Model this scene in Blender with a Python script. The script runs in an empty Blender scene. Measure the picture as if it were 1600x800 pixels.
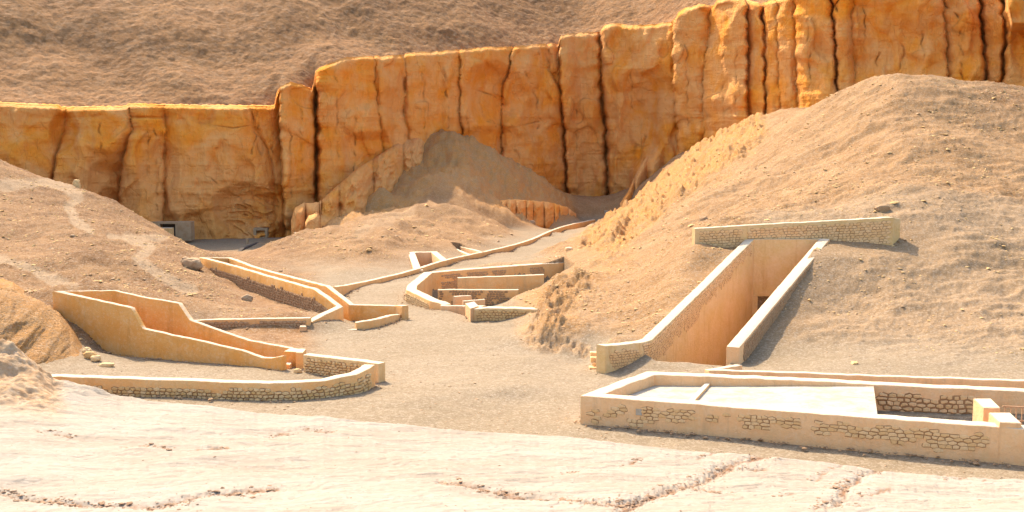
import bpy, math, random
import numpy as np
from mathutils import Vector
rnd = random.Random(7)
rs = np.random.RandomState(11)

# ------------------------------------------------------------------ camera, world, sun
F, PITCH, CH = 1800.0, math.atan(200/1800.0), 12.0
CP, SP = math.cos(PITCH), math.sin(PITCH)
scn = bpy.context.scene
C = scn.collection
cam_d = bpy.data.cameras.new('camera'); cam = bpy.data.objects.new('camera', cam_d); C.objects.link(cam)
cam.location = (0, 0, CH); cam.rotation_euler = (math.pi/2 - PITCH, 0, 0)
cam_d.sensor_width = 36; cam_d.lens = 36*F/1600; cam_d.clip_start = .5; cam_d.clip_end = 3000
scn.camera = cam
SUN_EL, SUN_AZ = math.radians(47), math.radians(-29)      # azimuth measured from +Y towards +X
w = bpy.data.worlds.new('World'); scn.world = w; w.use_nodes = True
nt = w.node_tree
sky = nt.nodes.new('ShaderNodeTexSky'); sky.sky_type = 'NISHITA'; sky.sun_disc = False
sky.sun_elevation = SUN_EL; sky.sun_rotation = SUN_AZ
sky.dust_density = 3.0; sky.ozone_density = 1.0; sky.air_density = 1.3
bg = nt.nodes['Background']; bg.inputs[1].default_value = 0.15
nt.links.new(sky.outputs[0], bg.inputs[0])
sd = bpy.data.lights.new('sun', 'SUN'); so = bpy.data.objects.new('sun', sd); C.objects.link(so)
sd.energy = 3.1; sd.angle = math.radians(.55); sd.color = (1.0, .86, .66)
sdir = Vector((math.cos(SUN_EL)*math.sin(SUN_AZ), math.cos(SUN_EL)*math.cos(SUN_AZ), math.sin(SUN_EL)))
so.rotation_euler = sdir.to_track_quat('Z', 'Y').to_euler(); so.location = (-40, 80, 90)
scn.view_settings.view_transform = 'Standard'; scn.view_settings.look = 'None'
scn.view_settings.exposure = 1.46; scn.view_settings.gamma = 1
scn.cycles.max_bounces = 8; scn.cycles.diffuse_bounces = 5

# ------------------------------------------------------------------ maths helpers
def P(px, py, d):
    """world point seen at photo pixel (px,py) at ground distance d"""
    u, v = (px-800)/F, (400-py)/F
    yy = v*SP + CP
    return np.array([u*d/yy, d, CH + d*(v*CP-SP)/yy])
def proj(x, y, z):
    zz = z-CH
    dep = y*CP - zz*SP; up = y*SP + zz*CP
    return 800+F*x/dep, 400-F*up/dep
def floor_z(d):
    return -.03*(np.clip(d, 50, 225)-50)
def sm(t):
    t = np.clip(t, 0, 1); return t*t*(3-2*t)
_perm = np.random.RandomState(3).permutation(256).astype(np.int32); _perm = np.concatenate([_perm, _perm])
_g = np.random.RandomState(5).normal(size=(256, 3)); _g /= np.linalg.norm(_g, axis=1)[:, None]
_g = _g.astype(np.float32)
def noise(x, y, z):
    x, y, z = [np.asarray(a, dtype=np.float32) for a in np.broadcast_arrays(x, y, z)]
    xi, yi, zi = np.floor(x).astype(np.int32), np.floor(y).astype(np.int32), np.floor(z).astype(np.int32)
    xf, yf, zf = x-xi, y-yi, z-zi
    u, v, q = [a*a*a*(a*(a*6-15)+10) for a in (xf, yf, zf)]
    out = 0
    for i in (0, 1):
        pi = _perm[(xi+i) & 255]
        for j in (0, 1):
            pj = _perm[pi + ((yi+j) & 255)]
            for k in (0, 1):
                g = _g[_perm[pj + ((zi+k) & 255)]]
                n = g[..., 0]*(xf-i)+g[..., 1]*(yf-j)+g[..., 2]*(zf-k)
                out = out + n*(u if i else 1-u)*(v if j else 1-v)*(q if k else 1-q)
    return out*1.6
def fbm(x, y, z, o=4, gain=.5):
    s, a = 0, 1.
    for k in range(o):
        s = s + a*noise(x*2**k+17.3*k, y*2**k-5.1*k, z*2**k+9.7*k); a *= gain
    return s
def ridged(x, y, z, o=4, gain=.5):
    s, a = 0, 1.
    for k in range(o):
        s = s + a*(1-2*np.abs(noise(x*2**k+3.3*k, y*2**k+7.1*k, z*2**k))); a *= gain
    return s
def billow(x, y, z, o=4, gain=.5):
    s, a = 0, 1.
    for k in range(o):
        s = s + a*(2.4*np.abs(noise(x*2**k+3.3*k, y*2**k+7.1*k, z*2**k))-.6); a *= gain
    return s
def segdist(x, y, pts):
    best = np.full(np.shape(x), 1e9)
    for (ax, ay), (bx, by) in zip(pts[:-1], pts[1:]):
        dx, dy = bx-ax, by-ay; L = dx*dx+dy*dy+1e-9
        t = np.clip(((x-ax)*dx+(y-ay)*dy)/L, 0, 1)
        best = np.minimum(best, np.hypot(x-ax-t*dx, y-ay-t*dy))
    return best
def inside(x, y, poly):
    r = np.zeros(np.shape(x), bool); n = len(poly)
    for i in range(n):
        (ax, ay), (bx, by) = poly[i], poly[(i+1) % n]
        if ay == by: continue
        c = ((ay > y) != (by > y)) & (x < (bx-ax)*(y-ay)/(by-ay)+ax)
        r ^= c
    return r
def XY(l): return [tuple(P(*p)[:2]) for p in l]

# ------------------------------------------------------------------ object helpers
def tag(o, label=None, cat=None, group=None, kind=None):
    if label: o['label'] = label
    if cat: o['category'] = cat
    if group: o['group'] = group
    if kind: o['kind'] = kind
    return o
WL = {}
def wloc(o): return WL.get(o.name, Vector((0, 0, 0)))
def empty(name, loc, label, cat, group=None):
    o = bpy.data.objects.new(name, None); C.objects.link(o); o.location = loc
    o.empty_display_size = .3; WL[o.name] = Vector(loc)
    return tag(o, label, cat, group)
def mesh_np(name, V, Q, mats, smooth=True, attrs=None):
    V = np.ascontiguousarray(V, dtype=np.float32); Q = np.ascontiguousarray(Q, dtype=np.int32)
    me = bpy.data.meshes.new(name); k = Q.shape[1]
    me.vertices.add(len(V)); me.vertices.foreach_set('co', V.ravel())
    me.loops.add(Q.size); me.loops.foreach_set('vertex_index', Q.ravel())
    me.polygons.add(len(Q)); me.polygons.foreach_set('loop_start', np.arange(0, Q.size, k, dtype=np.int32))
    me.update(calc_edges=True)
    me.polygons.foreach_set('use_smooth', np.full(len(Q), smooth))
    for n, a in (attrs or {}).items():
        at = me.attributes.new(n, 'FLOAT', 'POINT'); at.data.foreach_set('value', np.ascontiguousarray(a, dtype=np.float32).ravel())
    me.materials.append(mats); me.validate(); return me
def link(name, me, parent=None, loc=(0, 0, 0)):
    o = bpy.data.objects.new(name, me); C.objects.link(o); o.location = loc
    pw = Vector((0, 0, 0))
    if parent is not None:
        o.parent = parent; pw = wloc(parent)
    WL[o.name] = pw + Vector(loc); return o
def mk(name, V, Fc, mat, parent=None, smooth=False):
    """mesh given in world coordinates, origin at the foot of the piece"""
    V = np.asarray(V, dtype=float)
    c = Vector((float(V[:, 0].mean()), float(V[:, 1].mean()), float(V[:, 2].min())))
    me = bpy.data.meshes.new(name)
    me.from_pydata([tuple(v) for v in (V-np.array(c))], [], Fc); me.materials.append(mat)
    if smooth:
        me.polygons.foreach_set('use_smooth', [True]*len(me.polygons))
        try: me.set_sharp_from_angle(angle=math.radians(50))
        except Exception: pass
    me.update()
    pw = wloc(parent) if parent is not None else Vector((0, 0, 0))
    o = bpy.data.objects.new(name, me); C.objects.link(o); o.location = c-pw
    if parent is not None: o.parent = parent
    WL[o.name] = c; return o
def prism_geo(top, zb):
    """top: list of world points (any winding), extruded down to zb, small bevel on the rim"""
    top = [np.array(p, float) for p in top]; n = len(top)
    a = sum(top[i][0]*top[(i+1) % n][1]-top[(i+1) % n][0]*top[i][1] for i in range(n))
    if a < 0: top = top[::-1]
    c = sum(top)/n; V = []; Fc = []
    for p in top:
        q = p+(c-p)*min(.25, .035/max(.05, np.linalg.norm((c-p)[:2]))); V.append([q[0], q[1], p[2]])
    for p in top: V.append([p[0], p[1], p[2]-.03])
    for p in top: V.append([p[0], p[1], zb])
    Fc.append(list(range(n)))
    for r in (0, 1):
        for i in range(n):
            j = (i+1) % n; Fc.append([r*n+i, (r+1)*n+i, (r+1)*n+j, r*n+j])
    Fc.append([2*n+i for i in range(n)][::-1])
    return V, Fc
def prism(name, top, zb, mat, parent=None):
    V, Fc = prism_geo(top, zb); return mk(name, V, Fc, mat, parent)
def boxw(name, p0, p1, depth, z0, z1, mat, parent=None):
    """upright box: front edge runs p0->p1 (xy), depth to the left of travel"""
    p0, p1 = np.array(p0[:2], float), np.array(p1[:2], float); t = p1-p0; t /= np.linalg.norm(t)
    n = np.array([-t[1], t[0]])*depth
    return prism(name, [(*p0, z1), (*p1, z1), (*(p1+n), z1), (*(p0+n), z1)], z0, mat, parent)

# ------------------------------------------------------------------ materials
class NG:
    def __init__(s, name):
        s.m = bpy.data.materials.new(name); s.m.use_nodes = True; s.t = s.m.node_tree
        s.b = s.t.nodes['Principled BSDF']; s.b.inputs['Roughness'].default_value = .95
        s.b.inputs['Specular IOR Level'].default_value = .12
        s.co = s.n('ShaderNodeTexCoord').outputs['Object']
    def n(s, ty, **k):
        nd = s.t.nodes.new(ty)
        for a, v in k.items(): setattr(nd, a, v)
        return nd
    def put(s, i, v):
        if hasattr(v, 'links') or hasattr(v, 'is_output'): s.t.links.new(v, i)
        else: i.default_value = v
    def mapv(s, scale, rot=(0, 0, 0)):
        m = s.n('ShaderNodeMapping'); s.put(m.inputs[0], s.co); m.inputs['Scale'].default_value = scale
        m.inputs['Rotation'].default_value = rot; return m.outputs[0]
    def noise(s, sc, det=4, rough=.6, v=None, dist=0):
        n = s.n('ShaderNodeTexNoise'); s.put(n.inputs['Vector'], v or s.co)
        n.inputs['Scale'].default_value = sc; n.inputs['Detail'].default_value = det
        n.inputs['Roughness'].default_value = rough; n.inputs['Distortion'].default_value = dist
        return n.outputs[0]
    def voro(s, sc, v=None, feat='F1', out=0):
        n = s.n('ShaderNodeTexVoronoi'); n.feature = feat; s.put(n.inputs['Vector'], v or s.co)
        n.inputs['Scale'].default_value = sc; return n.outputs[out]
    def ramp(s, f, a, b, c0=0., c1=1.):
        n = s.n('ShaderNodeMapRange'); n.interpolation_type = 'SMOOTHSTEP'; s.put(n.inputs[0], f)
        for i, v in zip((1, 2, 3, 4), (a, b, c0, c1)): s.put(n.inputs[i], v)
        return n.outputs[0]
    def mix(s, f, a, b, mode='MIX'):
        n = s.n('ShaderNodeMix'); n.data_type = 'RGBA'; n.blend_type = mode
        s.put(n.inputs[0], f); s.put(n.inputs[6], a if not isinstance(a, tuple) else (*a, 1)); s.put(n.inputs[7], b if not isinstance(b, tuple) else (*b, 1))
        return n.outputs[2]
    def math(s, op, a, b=0.):
        n = s.n('ShaderNodeMath'); n.operation = op; s.put(n.inputs[0], a); s.put(n.inputs[1], b); return n.outputs[0]
    def attr(s, nm):
        n = s.n('ShaderNodeAttribute'); n.attribute_name = nm; return n.outputs['Fac']
    def done(s, col, h=None, dist=.05, strength=1.):
        s.put(s.b.inputs['Base Color'], col)
        if h is not None:
            b = s.n('ShaderNodeBump'); b.inputs['Strength'].default_value = strength
            b.inputs['Distance'].default_value = dist; s.put(b.inputs['Height'], h)
            s.t.links.new(b.outputs[0], s.b.inputs['Normal'])
        return s.m
def pebbly(g, col, sc, dark, light, amt=.5):
    c = g.voro(sc, out=1)
    v = g.n('ShaderNodeSeparateColor'); g.put(v.inputs[0], c)
    r = v.outputs[0]
    col = g.mix(g.math('MULTIPLY', g.ramp(r, .72, .9), amt), col, light)
    return g.mix(g.math('MULTIPLY', g.ramp(r, .28, .08), amt), col, dark)

def mat_ground():
    g = NG('desert_ground')
    col = g.mix(g.ramp(g.noise(.12, 5), .35, .65), (.203, .148, .088), (.230, .171, .107))
    hill = g.mix(g.ramp(g.noise(.25, 6, .7), .35, .65), (.255, .134, .050), (.340, .190, .082))
    brown = g.mix(g.ramp(g.noise(.5, 6, .75, dist=.5), .4, .62), (.165, .078, .027), (.245, .128, .050))
    rock = g.mix(g.ramp(g.noise(.6, 5, .7), .3, .7), (.55, .245, .056), (.45, .245, .092))
    col = g.mix(g.attr('hill'), col, hill)
    stk = g.noise(.8, 7, .72, g.mapv((.35, 1.5, 1), (0, 0, .45)), .5)
    col = g.mix(g.math('MULTIPLY', g.attr('hill'), g.ramp(stk, .5, .68, 0, .6)), col, (.375, .228, .110))
    col = g.mix(g.math('MULTIPLY', g.attr('hill'), g.ramp(stk, .46, .34, 0, .4)), col, (.195, .098, .036))
    col = g.mix(g.attr('brown'), col, brown)
    col = g.mix(g.attr('rock'), col, rock)
    col = g.mix(g.attr('path'), col, (.33, .225, .130))
    col = pebbly(g, col, 8, (.15, .09, .05), (.42, .33, .24), .24)
    col = pebbly(g, col, 18, (.16, .10, .06), (.42, .34, .25), .28)
    fine = g.noise(9, 5, .7)
    vor = g.voro(9)
    h = g.math('ADD', g.math('MULTIPLY', g.math('SUBTRACT', 1., vor), .35), fine)
    h = g.math('ADD', h, g.math('MULTIPLY', g.noise(2.2, 6, .65), 1.4))
    amp = g.math('ADD', g.math('MULTIPLY', g.attr('hill'), .8), g.math('MULTIPLY', g.attr('rock'), .8))
    h = g.math('MULTIPLY', h, g.math('ADD', amp, .17))
    return g.done(col, h, .085)
def mat_cliff():
    g = NG('cliff_rock')
    st = g.mapv((1, 1, .16)); hz = g.mapv((.12, .12, 1.0))
    n1 = g.noise(.16, 5, .6, dist=.6); n2 = g.noise(.5, 6, .65, st); n3 = g.noise(1.2, 5, .6, hz)
    col = g.mix(g.ramp(n1, .36, .62), (.78, .285, .034), (.76, .36, .115))
    col = g.mix(g.ramp(n2, .50, .72, 0, .6), col, (.84, .385, .10))
    col = g.mix(g.ramp(n3, .52, .75, 0, .45), col, (.72, .255, .05))
    col = g.mix(g.ramp(g.noise(.09, 4), .55, .7, 0, .7), col, (.84, .275, .010))
    col = g.mix(g.ramp(g.noise(3, 5, .7, st), .58, .75, 0, .5), col, (.52, .20, .04))
    col = g.mix(g.attr('grey'), col, (.70, .34, .12))
    col = g.mix(g.attr('crack'), col, (.26, .10, .03))
    h = g.math('ADD', g.noise(1.3, 8, .68, st), g.math('MULTIPLY', g.noise(2.5, 6, .7, hz), .5))
    h = g.math('ADD', h, g.math('MULTIPLY', g.ramp(g.voro(.55, g.mapv((1, 1, .5)), 'DISTANCE_TO_EDGE'), .0, .05), .15))
    return g.done(col, h, .42)
def mat_slope():
    g = NG('scree_slope')
    col = g.mix(g.ramp(g.noise(.06, 6, .7, dist=.8), .38, .62), (.215, .102, .038), (.278, .138, .052))
    col = g.mix(g.ramp(g.noise(.25, 7, .75), .5, .68, 0, .5), col, (.15, .088, .045))
    col = g.mix(g.attr('pale'), col, (.34, .17, .07))
    col = pebbly(g, col, 1.3, (.085, .055, .035), (.33, .21, .12), .3)
    col = pebbly(g, col, 3.0, (.085, .055, .035), (.33, .21, .12), .25)
    h = g.math('ADD', g.noise(.9, 9, .72), g.math('MULTIPLY', g.voro(1.1), -.3))
    return g.done(col, h, .4)
def mat_pale():
    g = NG('pale_rock')
    hz = g.mapv((.45, 1.2, 1))
    col = g.mix(g.ramp(g.noise(.35, 5, .6, hz), .35, .68), (.285, .230, .172), (.325, .272, .214))
    col = g.mix(g.ramp(g.noise(1.6, 7, .7, hz), .55, .74, 0, .55), col, (.30, .224, .160))
    col = g.mix(g.ramp(g.noise(.8, 6, .75, hz, .6), .64, .78, 0, .5), col, (.27, .175, .12))
    col = g.mix(g.attr('tan'), col, g.mix(g.ramp(g.noise(2.5, 6, .7), .35, .65), (.34, .20, .10), (.41, .28, .165)))
    col = g.mix(g.attr('crack'), col, (.20, .105, .055))
    col = pebbly(g, col, 7, (.25, .18, .13), (.42, .37, .31), .2)
    h = g.math('ADD', g.noise(1.8, 8, .62, hz), g.math('MULTIPLY', g.noise(9, 4, .6), .15))
    return g.done(col, h, .10)
def mat_plaster(nm, a, b, drip=(.50, .30, .13), sunlit_top=.0):
    g = NG(nm)
    col = g.mix(g.ramp(g.noise(.8, 5, .65), .35, .65), a, b)
    col = g.mix(g.ramp(g.noise(1.3, 5, .7, g.mapv((1.2, 1.2, .18))), .50, .74, 0, .65), col, drip)
    col = g.mix(g.ramp(g.noise(.45, 6, .75, dist=1.), .52, .66, 0, .4), col, (.68, .44, .21))
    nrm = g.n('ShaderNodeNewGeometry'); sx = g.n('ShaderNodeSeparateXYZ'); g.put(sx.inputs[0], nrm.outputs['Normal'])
    col = g.mix(g.ramp(sx.outputs[2], .6, .95, 0, .9), col, (.52, .44, .33))     # whiter colour on upward faces paints the sunlit look of coping tops
    col = pebbly(g, col, 9, drip, (.7, .58, .42), .12)
    h = g.math('ADD', g.noise(3.5, 7, .65), g.math('MULTIPLY', g.noise(14, 4, .6), .25))
    return g.done(col, h, .045)
def mat_stone(nm, a, b, c):
    g = NG(nm)
    oi = g.n('ShaderNodeObjectInfo').outputs['Random']
    col = g.mix(g.ramp(oi, 0, 1), a, b)
    col = g.mix(g.ramp(g.noise(2.5, 5, .6), .5, .75, 0, .6), col, c)
    col = pebbly(g, col, 16, (.32, .20, .11), (.7, .56, .4), .15)
    return g.done(col, g.noise(9, 6, .65), .03)
def mat_flat(nm, a, rough=.9, bump=.01):
    g = NG(nm); g.b.inputs['Roughness'].default_value = rough
    return g.done(g.mix(g.ramp(g.noise(1.1, 7, .75, dist=.6), .42, .66), a, tuple(v*q for v, q in zip(a, (.82, .74, .66)))), g.noise(12, 5), bump)
M_ground, M_cliff, M_slope, M_pale = mat_ground(), mat_cliff(), mat_slope(), mat_pale()
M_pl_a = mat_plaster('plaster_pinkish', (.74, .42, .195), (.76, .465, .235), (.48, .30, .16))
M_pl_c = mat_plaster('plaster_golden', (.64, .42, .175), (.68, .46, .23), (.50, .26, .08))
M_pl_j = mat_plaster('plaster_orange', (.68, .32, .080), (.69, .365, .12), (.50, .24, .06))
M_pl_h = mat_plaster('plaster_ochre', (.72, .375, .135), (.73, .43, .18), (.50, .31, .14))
M_st_a = mat_stone('masonry_stone', (.66, .41, .185), (.72, .48, .25), (.58, .34, .14))
M_st_k = mat_stone('rubble_stone', (.58, .365, .15), (.66, .46, .235), (.50, .28, .10))
M_st_b = mat_stone('rubble_brown', (.33, .20, .105), (.42, .275, .155), (.26, .145, .07))
M_bed = mat_flat('earth_joint_shade', (.36, .205, .10))  # earth bedding, darkened to paint shade into the hollow joints
M_slab = mat_flat('lime_screed', (.42, .365, .285), .95, .02)
M_grey = mat_flat('grey_concrete', (.40, .28, .165))
M_rail = mat_flat('painted_rail', (.50, .30, .17), .6)
M_dark = mat_flat('dark_timber_and_shade', (.09, .075, .065))  # wood of the hatch; elsewhere painted shade for openings and kerb

# ------------------------------------------------------------------ terrain control points (photo px, photo py, distance m)
CTRL = [
 # right mound
 (1300,575,57),(1600,586,55),(1900,590,54),(1300,480,68),(1168,566,60),(1205,508,64.2),(1243,448,68.7),(1278,398,73),(1305,380,76),
 (1400,386,75.2),(1450,480,67),(1450,420,72),(1600,480,66),(1600,400,75),(1600,300,91),(1600,220,106),(1600,145,122),(1520,131,121),(1800,150,120),(1900,400,75),(1900,250,100),
 (1400,342,79),(1400,300,86),(1400,220,101),(1400,160,112),(1400,119,120),(1460,123,121),(1350,129,123),(1300,153,127),(1300,250,105),(1300,330,86),
 (1240,188,134),(1200,198,142),(1200,300,100),(1150,340,87),(1087,385,75),(1087,350,82),(1100,300,106),(1150,245,138),(1170,199,160),
 (1115,224,168),(1060,252,180),(1000,299,195),(958,338,210),(1000,430,80),(1000,500,67),(1000,360,108),(900,500,68.5),(866,549,64.4),(850,522,66.2),(862,502,67.4),(878,503,66.9),(888,530,65.2),
 (858,505,68.5),(880,470,75),(900,430,81),(870,440,86),(850,457,87),(950,400,97),(905,391,110),(930,368,128),(944,352,165),(950,455,76),(930,520,65.5),(962,345,185),(1000,520,63.5),(1080,460,68),(1140,400,73.6),
 (940,560,62),(880,420,97),(930,550,63.3),(970,470,73),(1040,340,112),(1050,400,86),
 # ground behind the mound up to the cliff foot
 (1250,172,186),(1200,180,178),(1150,202,195),(1100,225,204),(1060,242,215),(1000,290,226),(960,326,238),
 # left hill
 (100,503,63.6),(100,452,68),(100,400,85),(100,350,110),(100,290,140),(175,552,62.6),(180,455,67),(180,400,86),(180,350,112),(180,317,136),
 (235,470,69),(235,420,85),(235,380,105),(235,353,133),(270,374,128),(300,388,120),(330,402,110),(325,470,80),(325,430,93),(300,500,72.2),(400,499,72),(400,475,82),(480,498,72),
 (0,440,80),(0,470,70),(0,380,100),(0,320,122),(0,255,150),(50,272,145),(-200,500,64),(-200,380,95),(-200,220,150),(-350,330,100),(-450,200,150),
 (40,540,59),(0,560,57),(-150,570,56),(60,500,64),
 # middle mound
 (690,207,204),(650,218,203),(720,217,203),(760,236,203),(800,258,204),(850,286,206),(880,306,208),
 (775,312,188),(830,312,197),(870,318,204),(712,277,187),(660,288,183),(597,303,178),(640,330,163),(600,356,150),(700,330,162),
 (700,378,133),(765,370,150),(740,345,162),(450,430,106),(500,400,119),(475,372,134),(425,386,130),(560,360,142),(580,410,114),(520,365,138),
 (600,262,200),(640,232,201),(540,352,164),(560,345,168),(590,335,175),(615,318,181),(650,285,189),(520,358,160), (400,415,112),
 # plaza in front of the left cliff and the lit strip before it
 (330,400,128),(350,400,129),(370,400,130),(390,400.5,128),(330,396.5,140),(355,396.5,140),(380,396.5,140),(330,394,150),(360,394,150),(390,392,150),(410,388,148),
 (345,402.5,118),(375,403.5,116),(365,407,106),(395,418,100),
 # feet of the walls
 (340,434,96.5),(375,452,91.8),(425,472,85.3),(470,484,80.6),(503,491,77),(330,520,69.3),(370,521,69.3),(430,522,69.4),(470,522,69.6),(400,530,67),(350,530,67.2),(450,530,67),(310,525,68.5),(312,418,99),(300,521,70),(400,521.5,70),(485,521.5,70),(345,521,70),(440,521.5,70),
 (530,453,94.5),(560,450,97),(600,443.5,101.5),(645,432,106.5),(674,423.5,112),(700,416,116.5),(755,403,127),(800,393.5,137.5),(835,381,149),(860,369,163),(888,359,182),(930,349.5,200),
 (530,444.5,97.5),(600,434,104.5),(645,424,109.8),(700,407,120),(755,395,130.5),(800,385,141),(835,374.5,152.5),(860,362,167),(640,405,118.5),(665,392,127),
 (780,412,111.5),(840,406,115.5),(862,402,120),(820,402,124),(850,409,111.5),(868,404,115),(800,414,109),(800,417,106.3),(840,413.5,107.6),(866,414,107),(866,418,104),(760,416,108),(880,392,122),(895,378,140),(905,370,152),(918,362,160),(905,385,120),(250,363,131),(270,376,131),(300,390,128),(235,362,147),(250,372,147),(270,382,147),(220,350,146),
 (445,372,172),(470,370,172),(495,364,170),(440,371,180),(515,345,171),(470,368,178),
 (100,505,63.2),(130,527,62.6),(175,553,61.5),(620,400,118),(540,420,107),(590,352,155),
]
for px in (300, 350, 400, 430):
    for py in (371, 380, 391): CTRL.append((px, py, 16.6*F/(py-200)))
def fl(px, py): return (px, py, 10.5/((py-200)/F-.03) if (py-200)/F > .24/1 or True else 0)
FLOORPX = [(600,600),(700,650),(800,620),(850,585),(700,540),(600,545),(760,510),(640,500),(580,535),(520,540),(620,470),(560,465),(600,458),(620,445),
 (690,428),(730,415),(790,400),(850,400),(870,380),(900,365),(830,385),(760,405),(890,350),(915,347),(840,352),(790,362),(900,600),(900,640),(850,560),
 (480,600),(520,570),(420,535),(500,530),(440,525),(540,500),(590,490),(340,405),(370,404),(905,345),(780,500),(820,510),(930,585),(940,352)]
for q in FLOORPX: CTRL.append(fl(*q))
for x, y in [(0,52),(-5,50),(-12,54),(-20,54),(-27,53),(-35,52),(5,48),(10,47),(16,45),(22,43),(30,43),(12,53),(18,52),(-14,57),(-18,57.5),(-12,56),(9,56),(11,58),
             (0,40),(-20,40),(20,38),(-40,45),(40,40),(-60,45),(60,40),(60,160),(100,150),(-95,150),(-80,175),(-50,176),(-46,156),(-52,163),(-62,166),(-72,168)]:
    base = floor_z(y)
    zz = {(60,160): 13., (100,150): 15., (-80,175): -4.6, (-50,176): -4.6, (-46,156): -4.5, (-52,163): -4.5, (-62,166): -4.3, (-72,168): -4., (-95,150): 2.}.get((x, y), float(base))
    CTRL.append(('w', x, y, zz))
for q_ in [(6.2,61,.45),(8.0,64.5,1.3),(10.2,68.8,2.3),(12.3,72.5,3.2),(14.6,76.0,4.0),(5.0,62,.35)]: CTRL.append(('w',)+q_)
W3 = np.array([P(*c) if c[0] != 'w' else np.array(c[1:], float) for c in CTRL])
_cx, _cy, _r = W3[:, 0], W3[:, 1], W3[:, 2]-floor_z(W3[:, 1])
def _ker(d2): return np.sqrt(d2+1.2)
_A = _ker((_cx[:, None]-_cx)**2+(_cy[:, None]-_cy)**2)+np.eye(len(_cx))*-.0
_n = len(_cx); _M = np.zeros((_n+1, _n+1)); _M[:_n, :_n] = _A; _M[_n, :_n] = 1; _M[:_n, _n] = 1
_w = np.linalg.solve(_M+np.diag([-.02]*_n+[0]), np.append(_r, 0))
# excavated pits: polygon on the wall centre lines, floor level, ramp widths
def ring(l): return XY(l)
PITS = [
 (XY([(1135,575,58.5),(1145,540,60),(1290,372,76.5),(1166,374,76.6),(1002,534,60.2),(1026,583,58.7)]), lambda y: -.75-(np.maximum(y, 58)-58)*.25, .3),
 (XY([(440,560,57.8),(375,547,59.0),(222,514,61.4),(95,458,64.2),(180,454,65.1),(285,473,63.4),(303,500,62.6),(392,530,60.8),(470,546,59.4)]), -.75, .12),
 (XY([(530,512,74),(527,480,76.4),(490,452,79.5),(412,430,88.2),(320,404,99.8),(362,403,102.6),(400,416.5,96.8),(517,447,82.8),(553,476,78.8),(626,478,78.2),(622,495,77.4),(590,505,73.2),(560,508,72.3)]), -1.25, .16),
 (XY([(641,407,117),(640,395,124.3),(684,394,124.5),(697,407,116.5),(650,422,109.5)]), -3.2, .25),
 (XY([(730,398,125.6),(704,386.5,133.3),(720,385,134.6),(754,394,128)]), -3.4, .22),
 ([(14.2,43.2),(19.5,41.2),(23,40.5),(23,46.3),(15.0,47.7)], -2.0, .25),
]
PIT_E = XY([(692,478,81.6),(672,468,82.8),(643,449,87.3),(641,443,90.8),(668,426.5,99),(738,420,103.2),(882,410,109.8),(905,424,101),(890,436,97),(850,450,91),(815,470,83),(762,480,78),(735,482,78)])
PIT_E_SOFT = XY([(905,424,101),(890,436,97),(850,447,92),(815,466,84),(775,478,78.6)])
def residual(x, y):
    sh = np.shape(x); xf, yf = np.ravel(x), np.ravel(y); out = np.empty(len(xf))
    for i in range(0, len(xf), 40000):
        a, b = xf[i:i+40000, None], yf[i:i+40000, None]
        out[i:i+40000] = _ker((a-_cx)**2+(b-_cy)**2)@_w[:_n]+_w[_n]
    return out.reshape(sh)
def terrain(x, y, detail=False):
    x = np.asarray(x, float); y = np.asarray(y, float); sh = x.shape
    if detail: r = detail['r']
    else: r = residual(x, y)
    hill = sm((r-.05)/1.1)
    z = floor_z(y)+r
    if detail:
        hill = hill*(.12+.88*detail['nearw'])
        rough = np.clip(detail['rock'], 0, 1)
        br = np.clip(detail['brown'], 0, 1)
        z = z + hill*(.34*fbm(x/8, y/8, 0, 3)+.085*fbm(x/1.8, y/1.8, 3, 4, .55))+hill*br*.16*ridged(x/4+y/5, y/4, 1, 4)
        z = z + hill*.19*ridged(x/7+y/9, y/2.4-x/9, 2., 4, .55)*detail['strata']
        z = z + hill*rough*.38*billow(x/2.4+y/9, y/4.5, z/2.2, 5, .58)+hill*detail['ridge']*(.80*billow(x/4.2-y/40, y/15+x/25, 2, 5, .55)+.18*fbm(x/1.6, y/2.5, 3, 4, .6)+.1)
        z = z + hill*detail['mid']*(.9*ridged(x/14+y/30, y/26-x/40, 3, 3, .5)-.3+.25*fbm(x/3.5, y/3.5, 5, 4))
        z = z + detail['toe']*(.38*billow(x/1.7+y/12, y/2.3, z/1.1, 5, .58)+.12)
        z = z + .035*fbm(x/1.2, y/1.2, 5, 4)+.10*fbm(x/9, y/9, 8, 3)*(1-hill)
        z = z + .05*hill*fbm(x/.5, y/.5, 1, 3, .6)
    for poly, zf, wd in PITS:
        m = inside(x, y, poly)
        if m.any():
            d = segdist(x[m], y[m], poly+[poly[0]]); a = sm(d/wd)
            z[m] = z[m]*(1-a)+np.minimum(z[m], zf(y[m]) if callable(zf) else zf)*a
    m = inside(x, y, PIT_E)
    if m.any():
        soft = segdist(x[m], y[m], PIT_E_SOFT); hard = segdist(x[m], y[m], PIT_E+[PIT_E[0]])
        near = hard < soft*.98
        a = np.where(near, sm(hard/.35), 1.)*np.clip(soft/6.0, 0, 1)**.8
        z[m] = z[m]*(1-a)+np.minimum(z[m], -2.75)*a
    return z
def gz(px, py, d):
    p = P(px, py, d); return float(terrain(np.array([p[0]]), np.array([p[1]]))[0])

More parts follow.
